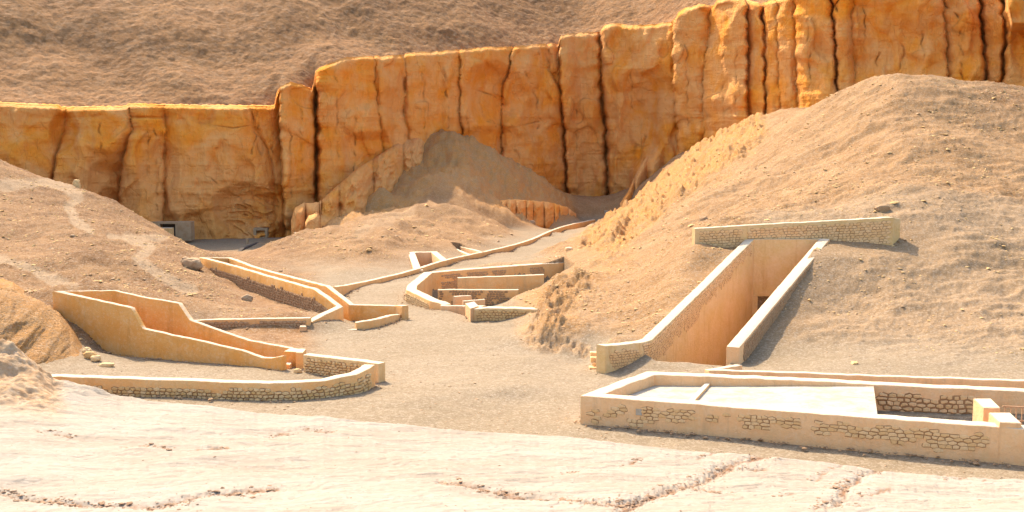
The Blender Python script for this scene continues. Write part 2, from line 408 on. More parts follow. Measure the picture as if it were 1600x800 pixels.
# ------------------------------------------------------------------ ground sheet
def cols(lo, hi, inlo, inhi, step, outer):
    a = np.arange(inlo, inhi, step); l = np.arange(lo, inlo, outer); r = np.arange(inhi, hi+outer, outer)
    return np.concatenate([l, a, r])
def gridq(nr, nc):
    i = np.arange(nr*nc, dtype=np.int32).reshape(nr, nc)
    return np.stack([i[:-1, :-1], i[:-1, 1:], i[1:, 1:], i[1:, :-1]], -1).reshape(-1, 4)
def compact(V, Q, attrs):
    used = np.zeros(len(V), bool); used[Q.ravel()] = True
    mp = np.cumsum(used)-1
    return V[used], mp[Q], {k: a[used] for k, a in attrs.items()}
U = cols(-420, 2020, -30, 1630, 1.75, 7)
dl = [36.]
while dl[-1] < 262: dl.append(dl[-1]*(1+.0031 if dl[-1] < 150 else 1+.0038))
D = np.array(dl)
uu, dd = np.meshgrid((U-800)/F/CP, D)
X, Y = uu*dd, dd
def band(pts, wd, soft):
    q = XY(pts); wob = .35*wd*fbm(X/2.5, Y/2.5, 4, 3)
    return 1-sm((segdist(X, Y, q)+wob-wd)/soft)
R0 = residual(X, Y); pxg, pyg = proj(X, Y, floor_z(Y)+R0)
wobp = noise(X/3.1, Y/4.5, 4)+.6*noise(X/1.1, Y/1.6, 7)
def strip(pts, hw, soft, y0, y1):
    return (1-sm((segdist(pxg, pyg, pts)+hw*.5*wobp-hw)/soft))*sm((Y-y0)/3)*sm((y1-Y)/3)
crag = strip([(905,408),(945,372),(985,335),(1035,295),(1075,268),(1120,238),(1165,203)], 21, 22, 92, 200)*sm((pxg-885)/50)
rock = np.maximum.reduce([
  band([(862,536,66),(852,500,71),(850,480,80)], 1.2, 1.2)*.35,
  crag, sm((pxg-540)/60)*sm((905-pxg)/20)*sm((Y-174)/16)*.95, strip([(850,520),(870,480),(905,440),(960,395)], 14, 26, 62, 130)*.3,
  band([(500,352,168),(545,345,168),(590,330,176),(625,300,186)], 5.0, 4.)*.8,
  band([(780,335,186),(830,330,194),(880,330,205)], 3.0, 1.5)*.8,
])
leftm = sm((520-pxg)/60)*sm((dd-60)/6)*(1-sm((dd-150)/10))
ecut = np.where(inside(X, Y, PIT_E), 0, sm((segdist(X, Y, PIT_E+[PIT_E[0]])-.6)/4)); near_e = (pxg > 730)
rock = np.where(near_e & (Y > 90), rock*ecut, rock)
brown = leftm*np.clip(.95+.6*fbm(X/6, Y/6, 2, 3), 0, 1)
brown = np.maximum(brown, sm((pxg-1500)/60)*sm((dd-108)/8)*.7)
brown = np.maximum(brown, band([(600,330,170),(700,310,172),(560,370,138),(660,370,138),(560,400,120)], 7, 6)*.38)
path = np.maximum.reduce([
  strip([(5,291),(70,287),(100,293),(123,309),(106,325),(116,345),(142,364)], 5, 5, 95, 150), strip([(-20,398),(60,428),(118,453)], 4.5, 5, 66, 95),
  strip([(198,371),(236,386),(214,408),(242,431),(300,455)], 5, 6, 70, 130), strip([(170,371),(262,373)], 2.5, 3, 100, 150),
  strip([(560,372),(600,357),(640,343)], 4, 8, 120, 190)*.5])*.75
strata = sm((pxg-980)/120)
F_LINE = XY([(517,442.5,94.6),(560,441.5,97.5),(600,434,102.5),(645,423,107.5),(700,405.5,117.5),(755,394,128),(800,384,138.5),(835,373.5,150),(860,361,165),(888,351.5,184),(930,343,203)])
F_CLR = sm((segdist(X, Y, F_LINE)-1.2)/7)
ridge = crag
mid = sm((pxg-400)/60)*sm((930-pxg)/60)*sm((Y-108)/14)*sm((212-Y)/10)*F_CLR
rock = rock*np.where(pxg < 960, np.where(Y > 95, F_CLR, 1), 1)
WLN = [XY([(1086,357,75.6),(1140,354,76.1),(1290,345.5,76.6),(1407,342.5,76.4)]), XY([(946,541,57.2),(1019,531,60.4),(1178,374,76.15)]), XY([(1135,541.5,59.6),(1280,372.5,76.3)]),
  XY([(296,501.5,71.2),(484,496.8,70.6)]), XY([(527,479.3,76.2),(490,452,79.4),(412,430,88),(311,402.3,101.2),(362,402.2,103.2),(455,431,89.5),(517,446.5,83)]),
  XY([(441,556,57.4),(376,547.3,58.8),(222,513.6,61.2),(82,455.3,64.2),(182,452.8,65.2),(303,499.3,62.7),(392,530.5,61)]),
  XY([(650,422.5,109.3),(637,393.6,124.3),(683,392.8,125),(731,398,125.6),(700.5,385.6,134),(719,383.6,135.6),(755,393,128.4)]), F_LINE, PIT_E]
nearw = np.minimum.reduce([segdist(X, Y, q_) for q_ in WLN]); nearw = sm((nearw-.7)/4.0)
toe = np.maximum(strip([(853,522),(856,495),(868,468),(892,446)], 12, 26, 60, 92), strip([(858,538),(888,540),(912,548)], 7, 9, 60, 75)*.8)
rock = np.maximum(rock, toe*.35)
det = dict(toe=toe, nearw=nearw, rock=rock, brown=brown, strata=strata, ridge=ridge, mid=mid, r=R0)
Z = terrain(X, Y, det)
Z = Z-path*.12
hill = np.clip((Z-floor_z(Y)-.25)/1.2, 0, 1); hill = sm(hill)
# pale lower apron on the right mound keeps the floor colour
hill = hill*(1-.55*sm((pxg-1150)/60)*(1-sm((Y-84)/6)))
V = np.stack([X, Y, Z], -1).reshape(-1, 3)
Q = gridq(*X.shape)
# leave out what lies beyond the cliff line or under the foreground rock
cl_px = [-900,-400,0,200,400,437,500,600,700,800,900,1000,1100,1200,1300,1400,1600,2000,2600]
cl_d = [130,150,162,171,177,179,187,201,213,226,241,237,223,206,196,191,183,170,150]
keep = (Y < np.interp(pxg, cl_px, cl_d)+3).ravel()
Q = Q[keep[Q].all(1)]
V2, Q2, at = compact(V, Q, dict(rock=rock.ravel(), brown=brown.ravel(), path=path.ravel(), hill=hill.ravel()))
g = link('ground', mesh_np('ground', V2, Q2, M_ground, True, at)); tag(g, 'sandy valley floor with the gravel mounds that rise from it', kind='structure')
print('ground verts', len(V2))

# ------------------------------------------------------------------ cliff
CU = cols(-420, 2020, -20, 1620, 1.6, 7)
TOP = [(-900,150),(-400,152),(0,160),(60,163),(102,165),(106,168),(205,167),(210,163),(330,165),(434,166),(438,146),(444,137),(460,130),(478,134),(492,140),(495,128),(498,112),(506,108),(520,103),(545,95),(575,92),(583,93),(590,91),(620,91),(632,88),(640,85),(700,83),(760,78),(800,76),(850,71),(870,70),(875,60),(885,57),(930,53),(937,50),(942,45),(960,42),(985,46),(1010,44),(1050,38),(1054,28),(1062,23),(1085,16),(1108,17),(1114,10),(1130,5),(1160,7),(1168,10),(1188,12),(1194,10),(1220,3),(1236,-2),(1242,-10),(1300,-18),(1420,-28),(1540,-30),(1600,-34),(2000,-60),(2600,-80)]
# boundary polyline (px at py), step towards camera after it (m), crack depth (m), half width px
BND = [
 ([(103,160),(103,190),(88,250),(80,290)], .9, 1.0, 2.2),
 ([(203,165),(205,200),(192,250),(185,320)], 1.1, .8, 2.),
 ([(257,165),(258,200),(255,340)], -.9, .5, 1.6),
 ([(392,165),(398,200),(408,215),(425,250),(430,300)], -.3, .9, 1.5),
 ([(436,120),(437,200),(440,250),(446,370)], 4.2, .8, 2.),
 ([(493,100),(494,200),(495,300),(497,360)], 2.4, 4.5, 3.2),
 ([(584,85),(587,150),(594,200),(600,260)], -.7, 1.2, 1.6),
 ([(631,85),(633,150),(631,180),(640,230)], -.5, 1.6, 2.4),
 ([(719,80),(719,180),(724,230)], .3, .6, 1.5),
 ([(802,70),(796,110),(784,145)], -.3, .7, 1.4),
 ([(853,65),(856,110),(874,135),(880,200),(885,300)], -2.2, 1.3, 2.),
 ([(873,50),(875,140),(882,200),(890,340)], 3.2, .9, 2.),
 ([(937,40),(940,140),(946,200),(952,330)], .9, 3.6, 3.0),
 ([(1051,30),(1052,140),(1057,200),(1060,260)], 3.0, .7, 2.),
 ([(1112,10),(1105,90),(1098,120),(1100,200)], .4, .7, 1.5),
 ([(1166,5),(1168,80),(1167,150),(1172,200)], -2.2, 1.6, 2.4),
 ([(1190,5),(1196,80),(1197,175)], .9, 2.8, 2.6),
 ([(1214,60),(1216,120),(1220,170)], .2, .8, 1.3),
 ([(1240,-20),(1243,60),(1247,170)], 2.1, .8, 1.8),
 ([(1292,-20),(1303,42),(1308,140)], -.5, 2.4, 2.2),
 ([(1333,-10),(1330,60),(1336,130)], .2, .6, 1.6),
 ([(1470,0),(1478,60),(1480,120)], -.5, .5, 1.8),
 ([(1529,-20),(1531,20),(1540,120)], -.7, 2.6, 2.8),
 ([(1562,-20),(1572,60),(1566,140)], .8, 2.8, 3.2),
 ([(1700,-20),(1700,140)], 1.2, 2., 3.), ([(1830,-20),(1820,140)], -1.2, 2., 3.),
 ([(-60,120),(-70,320)], .6, 1.2, 3.), ([(-200,120),(-190,320)], -.8, 1.4, 3.),
]
BND.sort(key=lambda b: b[0][0][0])
FINE = [  # thin cracks inside the faces: polyline, depth, half width
 ([(398,165),(404,200),(424,222),(428,240)], .5, 1.1), ([(388,168),(396,190),(401,210),(392,240)], .4, 1.),
 ([(740,140),(770,150),(790,165)], .4, 1.2), ([(821,115),(838,150),(842,200)], .6, 1.4), ([(697,120),(700,170),(702,200)], .5, 1.3),
 ([(155,175),(158,240)], .3, 1.2), ([(232,215),(228,300)], .3, 1.2), ([(242,190),(245,330)], .3, 1.2),
 ([(660,95),(664,200)], .3, 1.2), ([(900,150),(902,300)], .4, 1.2), ([(985,80),(987,170)], .3, 1.1), ([(1010,180),(1000,300)], .5, 1.3),
 ([(1072,60),(1075,200)], .3, 1.1), ([(1128,60),(1130,190)], .4, 1.2), ([(1150,80),(1148,180)], .3, 1.1), ([(1262,40),(1266,150)], .4, 1.2),
 ([(1315,0),(1303,40)], .8, 1.3), ([(1460,0),(1482,24),(1500,44),(1520,50)], .6, 1.3), ([(1372,90),(1370,130)], .4, 1.2), ([(1413,80),(1405,120)], .6, 1.4),
 ([(1440,50),(1445,120)], .4, 1.2), ([(1350,20),(1352,120)], .3, 1.), ([(1500,60),(1504,130)], .5, 1.3), ([(525,110),(528,260)], .3, 1.2), ([(556,180),(552,290)], .4, 1.3),
 ([(1195,60),(1215,50),(1238,42)], .4, 1.1), ([(330,195),(365,200),(392,196)], .3, 1.), ([(290,270),(330,275),(345,295)], .3, 1.),
 ([(760,190),(800,200),(840,190)], .4, 1.3), ([(470,170),(474,330)], .4, 1.4), ([(453,200),(456,340)], .3, 1.2),
]
cx = (CU-800)/F/CP
dc = np.interp(CU, cl_px, cl_d)
k = np.exp(-np.linspace(-2, 2, 41)**2); k /= k.sum()
dc = np.convolve(np.pad(dc, 20, mode='edge'), k, 'valid')
topy = np.interp(CU, [t[0] for t in TOP], [t[1] for t in TOP])
topy = topy+.9*noise(CU/9, 3.3, 0)+.7*noise(CU/3.1, 7.3, 0)
ztop = np.array([P(800, ty, d)[2] for ty, d in zip(topy, dc)])
NV = 300
v = np.linspace(0, 1, NV)[:, None]
zb = np.where(CU < 440, -7., -7.)
zb = np.where(CU > 1000, np.interp(CU, [1000, 1060, 1200, 1400, 2000], [-5, 0, 5, 9, 8]), zb)
ZC = zb+(ztop-zb)*v
XC0, YC0 = cx*dc+0*v, dc+0*v
pxc, pyc = proj(XC0, YC0, ZC)
wig = 1.1*noise(pyc/14, pxc*0+2, 1)*1.6+.25*noise(pyc/3.5, pxc*0+9, 1)
offs = np.zeros_like(ZC); crack = np.zeros_like(ZC)
prev = np.full_like(ZC, -480.); lastL = prev; segL = np.full_like(ZC, -480.); segR = np.full_like(ZC, 2200.)
for pts, stp, dep, hw in BND:
    xb = np.interp(pyc, [p[1] for p in pts], [p[0] for p in pts])+wig*1.9+2.2*noise(pyc/37, pts[0][0], 0)
    hw = hw*np.clip(1+1.1*noise(pyc/19, pts[0][0], 2), .45, 1.7)
    s = (pxc-xb)
    a = sm(s/(2.6)+.5)
    fade = 1.
    if pts[0][0] == 257: fade = sm((pyc-183)/4)
    if pts[0][0] == 203: fade = sm((pyc-183)/4)*.7+.3
    offs += stp*a*fade
    crm = np.exp(-(s/hw)**2)*(.55+.45*np.clip(.6+1.2*noise(pyc/25, pxc*0+pts[0][0], 0), 0, 1))
    crack = np.maximum(crack, crm*(.8 if dep > 2 else .2))
    offs -= dep*crm*(.8 if dep > 2 else .42)
    segL = np.where(s > 0, np.maximum(segL, xb), segL); segR = np.where(s <= 0, np.minimum(segR, xb), segR)
t = np.clip((pxc-segL)/np.maximum(segR-segL, 4), 0, 1)
wm = np.minimum((segR-segL)*.11, 9)
offs += np.minimum(wm*.24, 1.7)*(1-np.abs(2*t-1)**3.6)
offs += (t-.5)*np.minimum(wm*.55, 3.2)*1.5*noise(segL*.031+3, segL*0, 5)
for pts, dep, hw in FINE:
    q = [(p[0], p[1]) for p in pts]
    dd_ = segdist(pxc+wig*2.6+3*noise(pyc/22, pts[0][0], 3), pyc, q)
    crm = np.exp(-(dd_/hw)**2)*np.clip(.4+1.6*noise(pyc/13, pts[0][0]*.37, 5), 0, 1)
    offs -= dep*crm; crack = np.maximum(crack, crm*.75)
def alc(cx_, cy_, rx, ry, dep, p=2.):
    r = ((pxc-cx_)/rx)**2+((pyc-cy_)/ry)**2
    return -dep*sm(1.25-r**(p/2))
for k_ in range(26):      # broad hollows and bosses of the weathered faces
    rr = np.random.RandomState(100+k_); ax_ = rr.uniform(-100, 1700); ay_ = np.interp(ax_, [0, 440, 900, 1200, 1600], [250, 230, 170, 100, 60])+rr.uniform(-70, 70)
    offs += alc(ax_, ay_, rr.uniform(16, 46), rr.uniform(25, 65), rr.uniform(-1.6, 2.0))
offs += alc(772, 150, 50, 48, 3.2)+alc(770, 225, 60, 30, 1.6)+alc(1360, 60, 40, 70, .8)+alc(628, 135, 7, 22, 1.8)+alc(612, 165, 26, 24, .7)
offs += alc(385, 325, 55, 40, 2.2)+alc(1000, 210, 36, 50, 1.)+alc(1280, 110, 20, 50, .7)+alc(1400, 110, 18, 40, .8)
# notch bands (overhanging courses)
offs += -.5*np.exp(-((pyc-184)/2.)**2)*sm((pxc-210)/4)*sm((262-pxc)/4)
st = ridged(XC0/30, YC0/30, ZC/2.6, 3)*.22+ridged(XC0/9, YC0/40, ZC/9+3, 4)*.42
low = sm((pyc-np.interp(pxc, [0,200,440,600,900,1300], [300,250,240,190,200,90]))/60)
offs += st*(.35+.8*low)+1.25*fbm(XC0/9, 3+YC0/30, ZC/16, 3)+.20*fbm(XC0/1.6, 0, ZC/2.6, 4, .6)
flu = ridged(XC0/3.6+ZC/40, YC0/50, ZC/17, 4, .55)
offs += .45*flu*np.clip(.1+1.5*fbm(XC0/12, 2, ZC/12, 2), 0, 1.2)
bed_ = noise(XC0/60+2, 0, ZC/1.9+.25*noise(XC0/9, 3, 1))
offs += .11*np.tanh(4*bed_)*np.clip(.4+1.5*fbm(XC0/10, 7, ZC/7, 2), 0, 1)
# slabs that have come away: faceted plates a few metres wide
pl = noise(XC0/4.2+.5*noise(XC0/3, 1, ZC/5), YC0/40, ZC/9.5+.6*noise(XC0/6, 8, ZC/4))
offs += .5*np.tanh(7*(pl-.12))+.22*np.tanh(8*(noise(XC0/2.6, 4, ZC/6.5)-.2))
thin = np.exp(-((pl-.12)/.035)**2)*np.clip(2*fbm(XC0/6, 6, ZC/6, 2), 0, 1)
crack = np.maximum(crack*np.clip(.75+1.1*fbm(XC0/4, 1, ZC/4, 3), .15, 1), thin*.4)
# blocky strata right at the foot of the left bay
foot = sm((pyc-265)/50)*sm((pxc-330)/60)*sm((440-pxc)/8)
offs += foot*(1.2*np.round(2*fbm(XC0/5, 1, ZC/2.0+XC0/14, 3))/2)
# dome-shaped buttress foot left of the right mound
offs += 5*sm(1-((pxc-1010)/30)**2)*sm((pyc-np.interp(pxc, [975,1010,1055], [262,232,205]))/22)*sm((pxc-970)/20)
# jutting block at the far right edge of the frame
blk = sm((pxc-1568)/4)*sm((62-pyc-.0*pxc)/8)
offs += 6.5*blk*sm((pxc-1568-(pyc-20)*.25)/5)
rim = sm((v-.965)/.035)
offs -= 1.3*rim**2
grey = np.clip(.6*fbm(XC0/14, 5, ZC/9, 3)-.05, 0, .8)+np.exp(-((pxc-905)/26)**2)*.55+.5*sm((pyc-230)/70)*sm((440-pxc)/80)
grey = np.clip(grey, 0, .85)
# facing direction: towards the camera
XC = XC0-offs*cx*1.0; YC = YC0-offs
VC = np.stack([XC, YC, ZC], -1)
cap = []
for kk, (bk, up) in enumerate(((1.2, .05), (3., .2), (6., -.4), (9.5, -2.))):
    cap.append(np.stack([XC0[-1]-offs[-1]*cx*0+cx*bk-cx*offs[-1]*(1-kk/3)*.6, YC0[-1]+bk-offs[-1]*(1-kk/3)*.6, ZC[-1]+up+.15*noise(CU/7, kk, 0)], -1))
VC = np.concatenate([VC, np.stack(cap)], 0)
ext = lambda a: np.concatenate([a, np.repeat(a[-1:], 4, 0)*0], 0)
me = mesh_np('cliff', VC.reshape(-1, 3), gridq(NV+4, len(CU)), M_cliff, True, dict(grey=np.clip(ext(grey), 0, 1).ravel(), crack=ext(crack).ravel()))
tag(link('cliff', me), 'orange limestone cliff of tall buttresses split by dark cracks', kind='structure')

# ------------------------------------------------------------------ scree slope above the cliff
SU = cols(-420, 2020, -20, 1620, 2.0, 9)
NS = 300
zt = np.interp(SU, CU, ztop); kk = np.exp(-np.linspace(-2, 2, 31)**2); kk /= kk.sum()
zs = np.convolve(np.pad(zt, 15, mode='edge'), kk, 'valid'); zs = np.minimum(zs, np.array([zt[max(0, i-3):i+4].min() for i in range(len(zt))])+.2)
k2 = np.exp(-np.linspace(-2, 2, 91)**2); k2 /= k2.sum(); zsm = np.convolve(np.pad(zt, 45, mode='edge'), k2, 'valid')
ds = np.interp(SU, CU, dc)
r = np.linspace(0, 1, NS)[:, None]**1.5*150
sx = (SU-800)/F/CP
DS = ds+1.0+r; XS = sx*DS
wz = sm((r-1)/9); ZS = (zs*(1-wz)+zsm*wz)-.8+.06*np.minimum(r, 4)+np.maximum(r-2.0, 0)*.585
ZS = ZS+sm((r-1)/10)*(2.2*fbm(XS/40+DS/50, DS/70, 0, 3)+.45*fbm(XS/9, DS/9, 1, 4))+sm(r/2)*.24*fbm(XS/2.2, DS/2.2, 4, 5, .62)
# gullies that run down left on the left half
ZS += sm((r-3)/14)*1.1*np.sin((XS*.80-DS*.60)/11+2.4*fbm(XS/30, DS/30, 3, 2))*sm((900-SU)/500)
pal = np.clip(1-r/9+.5*fbm(XS/8, DS/8, 2, 3), 0, 1)*.75+np.clip(.55*ridged(XS/45+2, DS/30-XS/60, 5, 2)-.35, 0, .5)
me = mesh_np('hillside', np.stack([XS, DS, ZS], -1).reshape(-1, 3), gridq(NS, len(SU)), M_slope, True, dict(pale=np.clip(pal, 0, 1).ravel()))
tag(link('hillside', me), 'brown scree hillside above the cliff', kind='structure')

# ------------------------------------------------------------------ foreground pale rock shelf
FU = cols(-420, 2020, -20, 1620, 2.0, 9)
ey = np.interp(FU, [-420,0,62,110,180,300,400,500,600,700,800,900,1000,1100,1200,1300,1400,1500,1600,2020],
               [560,592,603,611,623,633,645,652,664,671,677,685,697,705,713,722,736,745,753,790])
ey = ey+1.2*noise(FU/30, 1, 1)+.6*noise(FU/8, 2, 1)
ed = np.interp(FU, [-420,0,200,430,908,1200,1600,2020], [50,49,47.6,46.2,42.2,39.9,37.4,34])
ez = np.array([P(u_, y_, d_)[2] for u_, y_, d_ in zip(FU, ey, ed)])
knob = np.array([P(u_, y_, d_)[2] for u_, y_, d_ in zip(FU, np.interp(FU, [-420,-60,-20,0,25,45,60,75], [500,530,535,541,556,573,590,604]), ed)])-ez
knob = np.where(FU < 74, np.maximum(knob, 0), 0)
bd = np.interp(FU, [-420,0,800,1600,2020], [31,30,27,24.5,23]); bz = np.array([P(u_, 800, d_)[2] for u_, d_ in zip(FU, bd)])
NR = 330
tt = np.concatenate([np.linspace(-.06, 0, 14)[:-1], np.linspace(0, 1.05, NR-60), np.linspace(1.05, 2.1, 48)[1:]])[:, None]
DF = ed+(bd-ed)*tt; ZF = ez+(bz-ez)*np.maximum(tt, 0)
fx = (FU-800)/F/CP; XF = fx*DF
ZF = ZF+knob*np.exp(-(np.maximum(tt, 0)/.13)**1.5)*(1+.22*fbm(XF/1.6, DF/1.2, 5, 4, .55)*sm(tt/.02))
tan_ = np.clip(sm((FU*0+105-FU)/40)*sm((.45-tt)/.25), 0, 1)*np.ones_like(ZF)
ZF = ZF+tan_*(.16*fbm(XF/1.4, DF/1.0, ZF/1., 4, .6))*sm(tt/.02)
ZF = ZF-np.where(tt < 0, (1-np.cos(np.clip(-tt/.06, 0, 1)*math.pi/2))*2.4, 0)
SC = [([(1195,713),(1150,724),(1112,745),(1085,757),(1040,770),(1000,781),(975,797)], .10), ([(1196,732),(1160,735),(1118,742)], .06),
      ([(690,755),(760,765),(820,774),(900,782),(965,786),(1000,781)], .09), ([(1082,762),(1110,767),(1145,772)], .05),
      ([(1379,728),(1345,747),(1320,766),(1308,786)], .08), ([(1276,797),(1320,789),(1362,788)], .07),
      ([(-20,768),(60,783),(130,789),(240,793),(330,772),(432,760)], .08), ([(60,674),(105,680)], .04), ([(190,698),(230,694),(260,699)], .05),
      ([(310,702),(335,700),(352,704)], .05), ([(410,681),(470,672),(520,676)], .03), ([(972,728),(1010,720)], .03), ([(1068,724),(1118,706)], .03),
      ([(1275,749),(1322,722)], .03), ([(880,742),(925,738)], .02), ([(1225,778),(1240,771)], .02), ([(1480,748),(1540,752)], .02), ([(1350,775),(1390,770)], .03)]
pf, qf = proj(XF, DF, ZF); cr = np.zeros_like(ZF)
for pts, hgt in SC:
    xs = [p[0] for p in pts]; m = (pf > min(xs)-40) & (pf < max(xs)+40)
    px_, py_ = pf[m], qf[m]*3
    dist = segdist(px_+2.5*noise(px_/6, py_/12, 0), py_+6*noise(px_/7, py_/14, 4), [(a, b*3) for a, b in pts])
    hw = 2.2+55*hgt
    crm = np.exp(-(dist/hw)**2); cr[m] = np.maximum(cr[m], crm*np.clip(.15+hgt*6+1.5*noise(px_/17, py_/19, 3), 0, 1))
    ZF[m] = ZF[m]-hgt*1.0*np.exp(-(dist/(hw*1.6))**2)+hgt*.55*noise(px_/4, py_/6, 1)*np.exp(-(dist/(hw*3))**2)
dr = ridged(XF/5.5+DF/9, DF/2.6, 7, 4)
ZF += sm((tt+.02)/.05)*(.10*fbm(XF/4, DF/2, 0, 4)+.06*dr*np.clip(.4+fbm(XF/7, DF/7, 3, 2), 0, 1)+.025*np.round(3*fbm(XF/3, DF/1.6, 6, 3)))
ZF += .22*sm((260-pf)/120)*ridged(XF/3.2, DF/2.2, 3, 4)*sm((645-qf)/30)      # rougher knobs at the left end
me = mesh_np('rock_shelf', np.stack([XF, DF, ZF], -1).reshape(-1, 3), gridq(len(tt), len(FU))[:, ::-1], M_pale, True, dict(crack=cr.ravel(), tan=tan_.ravel()))
tag(link('rock_shelf', me), 'pale limestone shelf sloping down in front, with thin broken seams', kind='structure')
def shelf_z(px, py):
    j = int(np.argmin(np.abs(FU-px))); i = int(np.argmin(np.abs(qf[:, j]-py)))
    return np.array([XF[i, j], DF[i, j], ZF[i, j]])
# ------------------------------------------------------------------ walls
def resample(pts, step):
    out = []
    for a, b in zip(pts[:-1], pts[1:]):
        n = max(1, int(round(np.linalg.norm(b-a)/step)))
        for i in range(n): out.append(a+(b-a)*i/n)
    out.append(pts[-1]); return np.array(out)
def offset(pts, t):
    """mitred xy offset, t>0 to the left of travel"""
    n = len(pts); o = []
    for i in range(n):
        ns = []
        for a, b in ((i-1, i), (i, i+1)):
            if a >= 0 and b < n:
                d = (pts[b]-pts[a])[:2]; d = d/np.linalg.norm(d); ns.append(np.array([-d[1], d[0]]))
        m = sum(ns); m /= np.linalg.norm(m); c = max(.45, float(m@ns[0]))
        q = pts[i].copy(); q[:2] += m*t/c; o.append(q)
    return np.array(o)
def smoothpts(pts):
    """Chaikin rounding for the wandering walls"""
    p = [pts[0]]
    for a, b in zip(pts[:-1], pts[1:]): p += [a*.75+b*.25, a*.25+b*.75]
    p.append(pts[-1]); return np.array(p)
FEET = []
def wall(name, pts, t, mat, parent=None, base=None, deep=.45, rough=.012, curve=0, step=.22):
    raw = np.array([P(*p) if p[0] != 'w' else np.array(p[1:], float) for p in pts])
    for _ in range(curve): raw = smoothpts(raw)
    off = offset(raw, t)
    E = resample(raw, step)
    # the same number of samples on both edges
    I = []
    for a, b, c, d in zip(raw[:-1], raw[1:], off[:-1], off[1:]):
        n = max(1, int(round(np.linalg.norm(b-a)/step)))
        for i in range(n): I.append(c+(d-c)*i/n)
    I.append(off[-1]); I = np.array(I)
    n = len(E); cs = np.linalg.norm((I-E)[:, :2], axis=1, keepdims=True); dirv = (I-E)/np.maximum(cs, 1e-3); dirv[:, 2] = 0
    if base is None: zb = np.minimum(terrain(E[:, 0], E[:, 1]), terrain(I[:, 0], I[:, 1]))-deep
    else: zb = np.full(n, float(base))
    zb = np.minimum(zb, E[:, 2]-.12)
    FEET.append((name, raw, t, deep if base is None else 0))
    wob = .026*noise(E[:, 0]/1.1, E[:, 1]/1.1, 3)+.018*noise(E[:, 0]/.4, E[:, 1]/.4, 7)-.06*np.clip(noise(E[:, 0]/.7, E[:, 1]/.7, 11)-.42, 0, 1)
    E2, I2 = E.copy(), I.copy(); E2[:, 2] += wob; I2[:, 2] = E[:, 2]+wob+.006*noise(I[:, 0]*2, I[:, 1]*2, 1)
    bv = min(.045, abs(t)*.2)
    rows = []
    def row(p, z): rows.append(np.column_stack([p[:, :2], z]))
    h = E2[:, 2]-zb
    row(E2, zb); row(E2, zb+h*.33); row(E2, zb+h*.66); row(E2, E2[:, 2]-bv)
    row(E2+dirv*bv*.3, E2[:, 2]-bv*.3); row(E2+dirv*bv, E2[:, 2]); row(I2-dirv*bv, I2[:, 2]); row(I2-dirv*bv*.3, I2[:, 2]-bv*.3)
    h = I2[:, 2]-zb
    row(I2, I2[:, 2]-bv); row(I2, zb+h*.66); row(I2, zb+h*.33); row(I2, zb)
    R = np.array(rows); m = len(rows)
    for i in (1, 2, 9, 10):
        R[i, :, 0] += rough*noise(R[i, :, 0]/.8, R[i, :, 1]/.8, R[i, :, 2]*1.5)
    # chamfer the two ends a little
    V = R.reshape(-1, 3); Fc = []
    for i in range(m-1):
        for j in range(n-1):
            q = [i*n+j, i*n+j+1, (i+1)*n+j+1, (i+1)*n+j]
            Fc.append(q if t > 0 else q[::-1])
    e0 = [i*n for i in range(m)]; e1 = [i*n+n-1 for i in range(m)]
    Fc.append(e0 if t > 0 else e0[::-1]); Fc.append(e1[::-1] if t > 0 else e1)
    o = mk(name, V, Fc, mat, parent, smooth=True)
    return o, E2, I2
class Face:
    """wall face given by its top edge and an outward side: (s, depth below the top, stand-off) -> world"""
    def __init__(s, edge, outward_left):
        s.e = np.array(edge); seg = np.linalg.norm(np.diff(s.e[:, :2], axis=0), axis=1)
        s.s = np.concatenate([[0], np.cumsum(seg)]); s.L = s.s[-1]; s.sg = 1 if outward_left else -1
    def at(s, u, h, n):
        u = min(max(u, 0), s.L-1e-4); i = int(np.searchsorted(s.s, u, 'right')-1); i = min(i, len(s.e)-2)
        d = (s.e[i+1]-s.e[i]); L = np.linalg.norm(d[:2]); f = (u-s.s[i])/L; p = s.e[i]+d*f; d = d[:2]/L
        nn = np.array([-d[1], d[0]])*s.sg
        return np.array([p[0]+nn[0]*n, p[1]+nn[1]*n, p[2]-h])
NST = [0]
def clip(poly, px, py, nx, ny):
    """keep the side where (q-p).n < 0; remembers which edge is new"""
    out = []; n = len(poly)
    for i in range(n):
        a, b = poly[i], poly[(i+1) % n]
        da = (a[0]-px)*nx+(a[1]-py)*ny; db = (b[0]-px)*nx+(b[1]-py)*ny
        if da <= 0: out.append(a)
        if (da < 0 < db) or (db < 0 < da):
            t = da/(da-db); out.append((a[0]+(b[0]-a[0])*t, a[1]+(b[1]-a[1])*t))
    return out
def stone_geo(face, poly, cu, ch, proud, r):
    n = len(poly); pr = proud*r.uniform(.7, 1.4); V = []; sk = r.uniform(-.12, .12)
    for (a, b) in poly: V.append(face.at(a, b, -.03))
    for (a, b) in poly: V.append(face.at(a, b, pr*.7))
    for (a, b) in poly: V.append(face.at(cu+(a-cu)*.78, ch+(b-ch)*.74, pr*(1+sk*np.sign(a-cu)+r.uniform(-.1, .1))))
    Fc = []
    for q in (0, 1):
        for i in range(n):
            j = (i+1) % n; Fc.append([q*n+i, q*n+j, (q+1)*n+j, (q+1)*n+i])
    Fc.append([2*n+i for i in range(n)])
    if face.sg > 0: Fc = [f[::-1] for f in Fc]
    return V, Fc
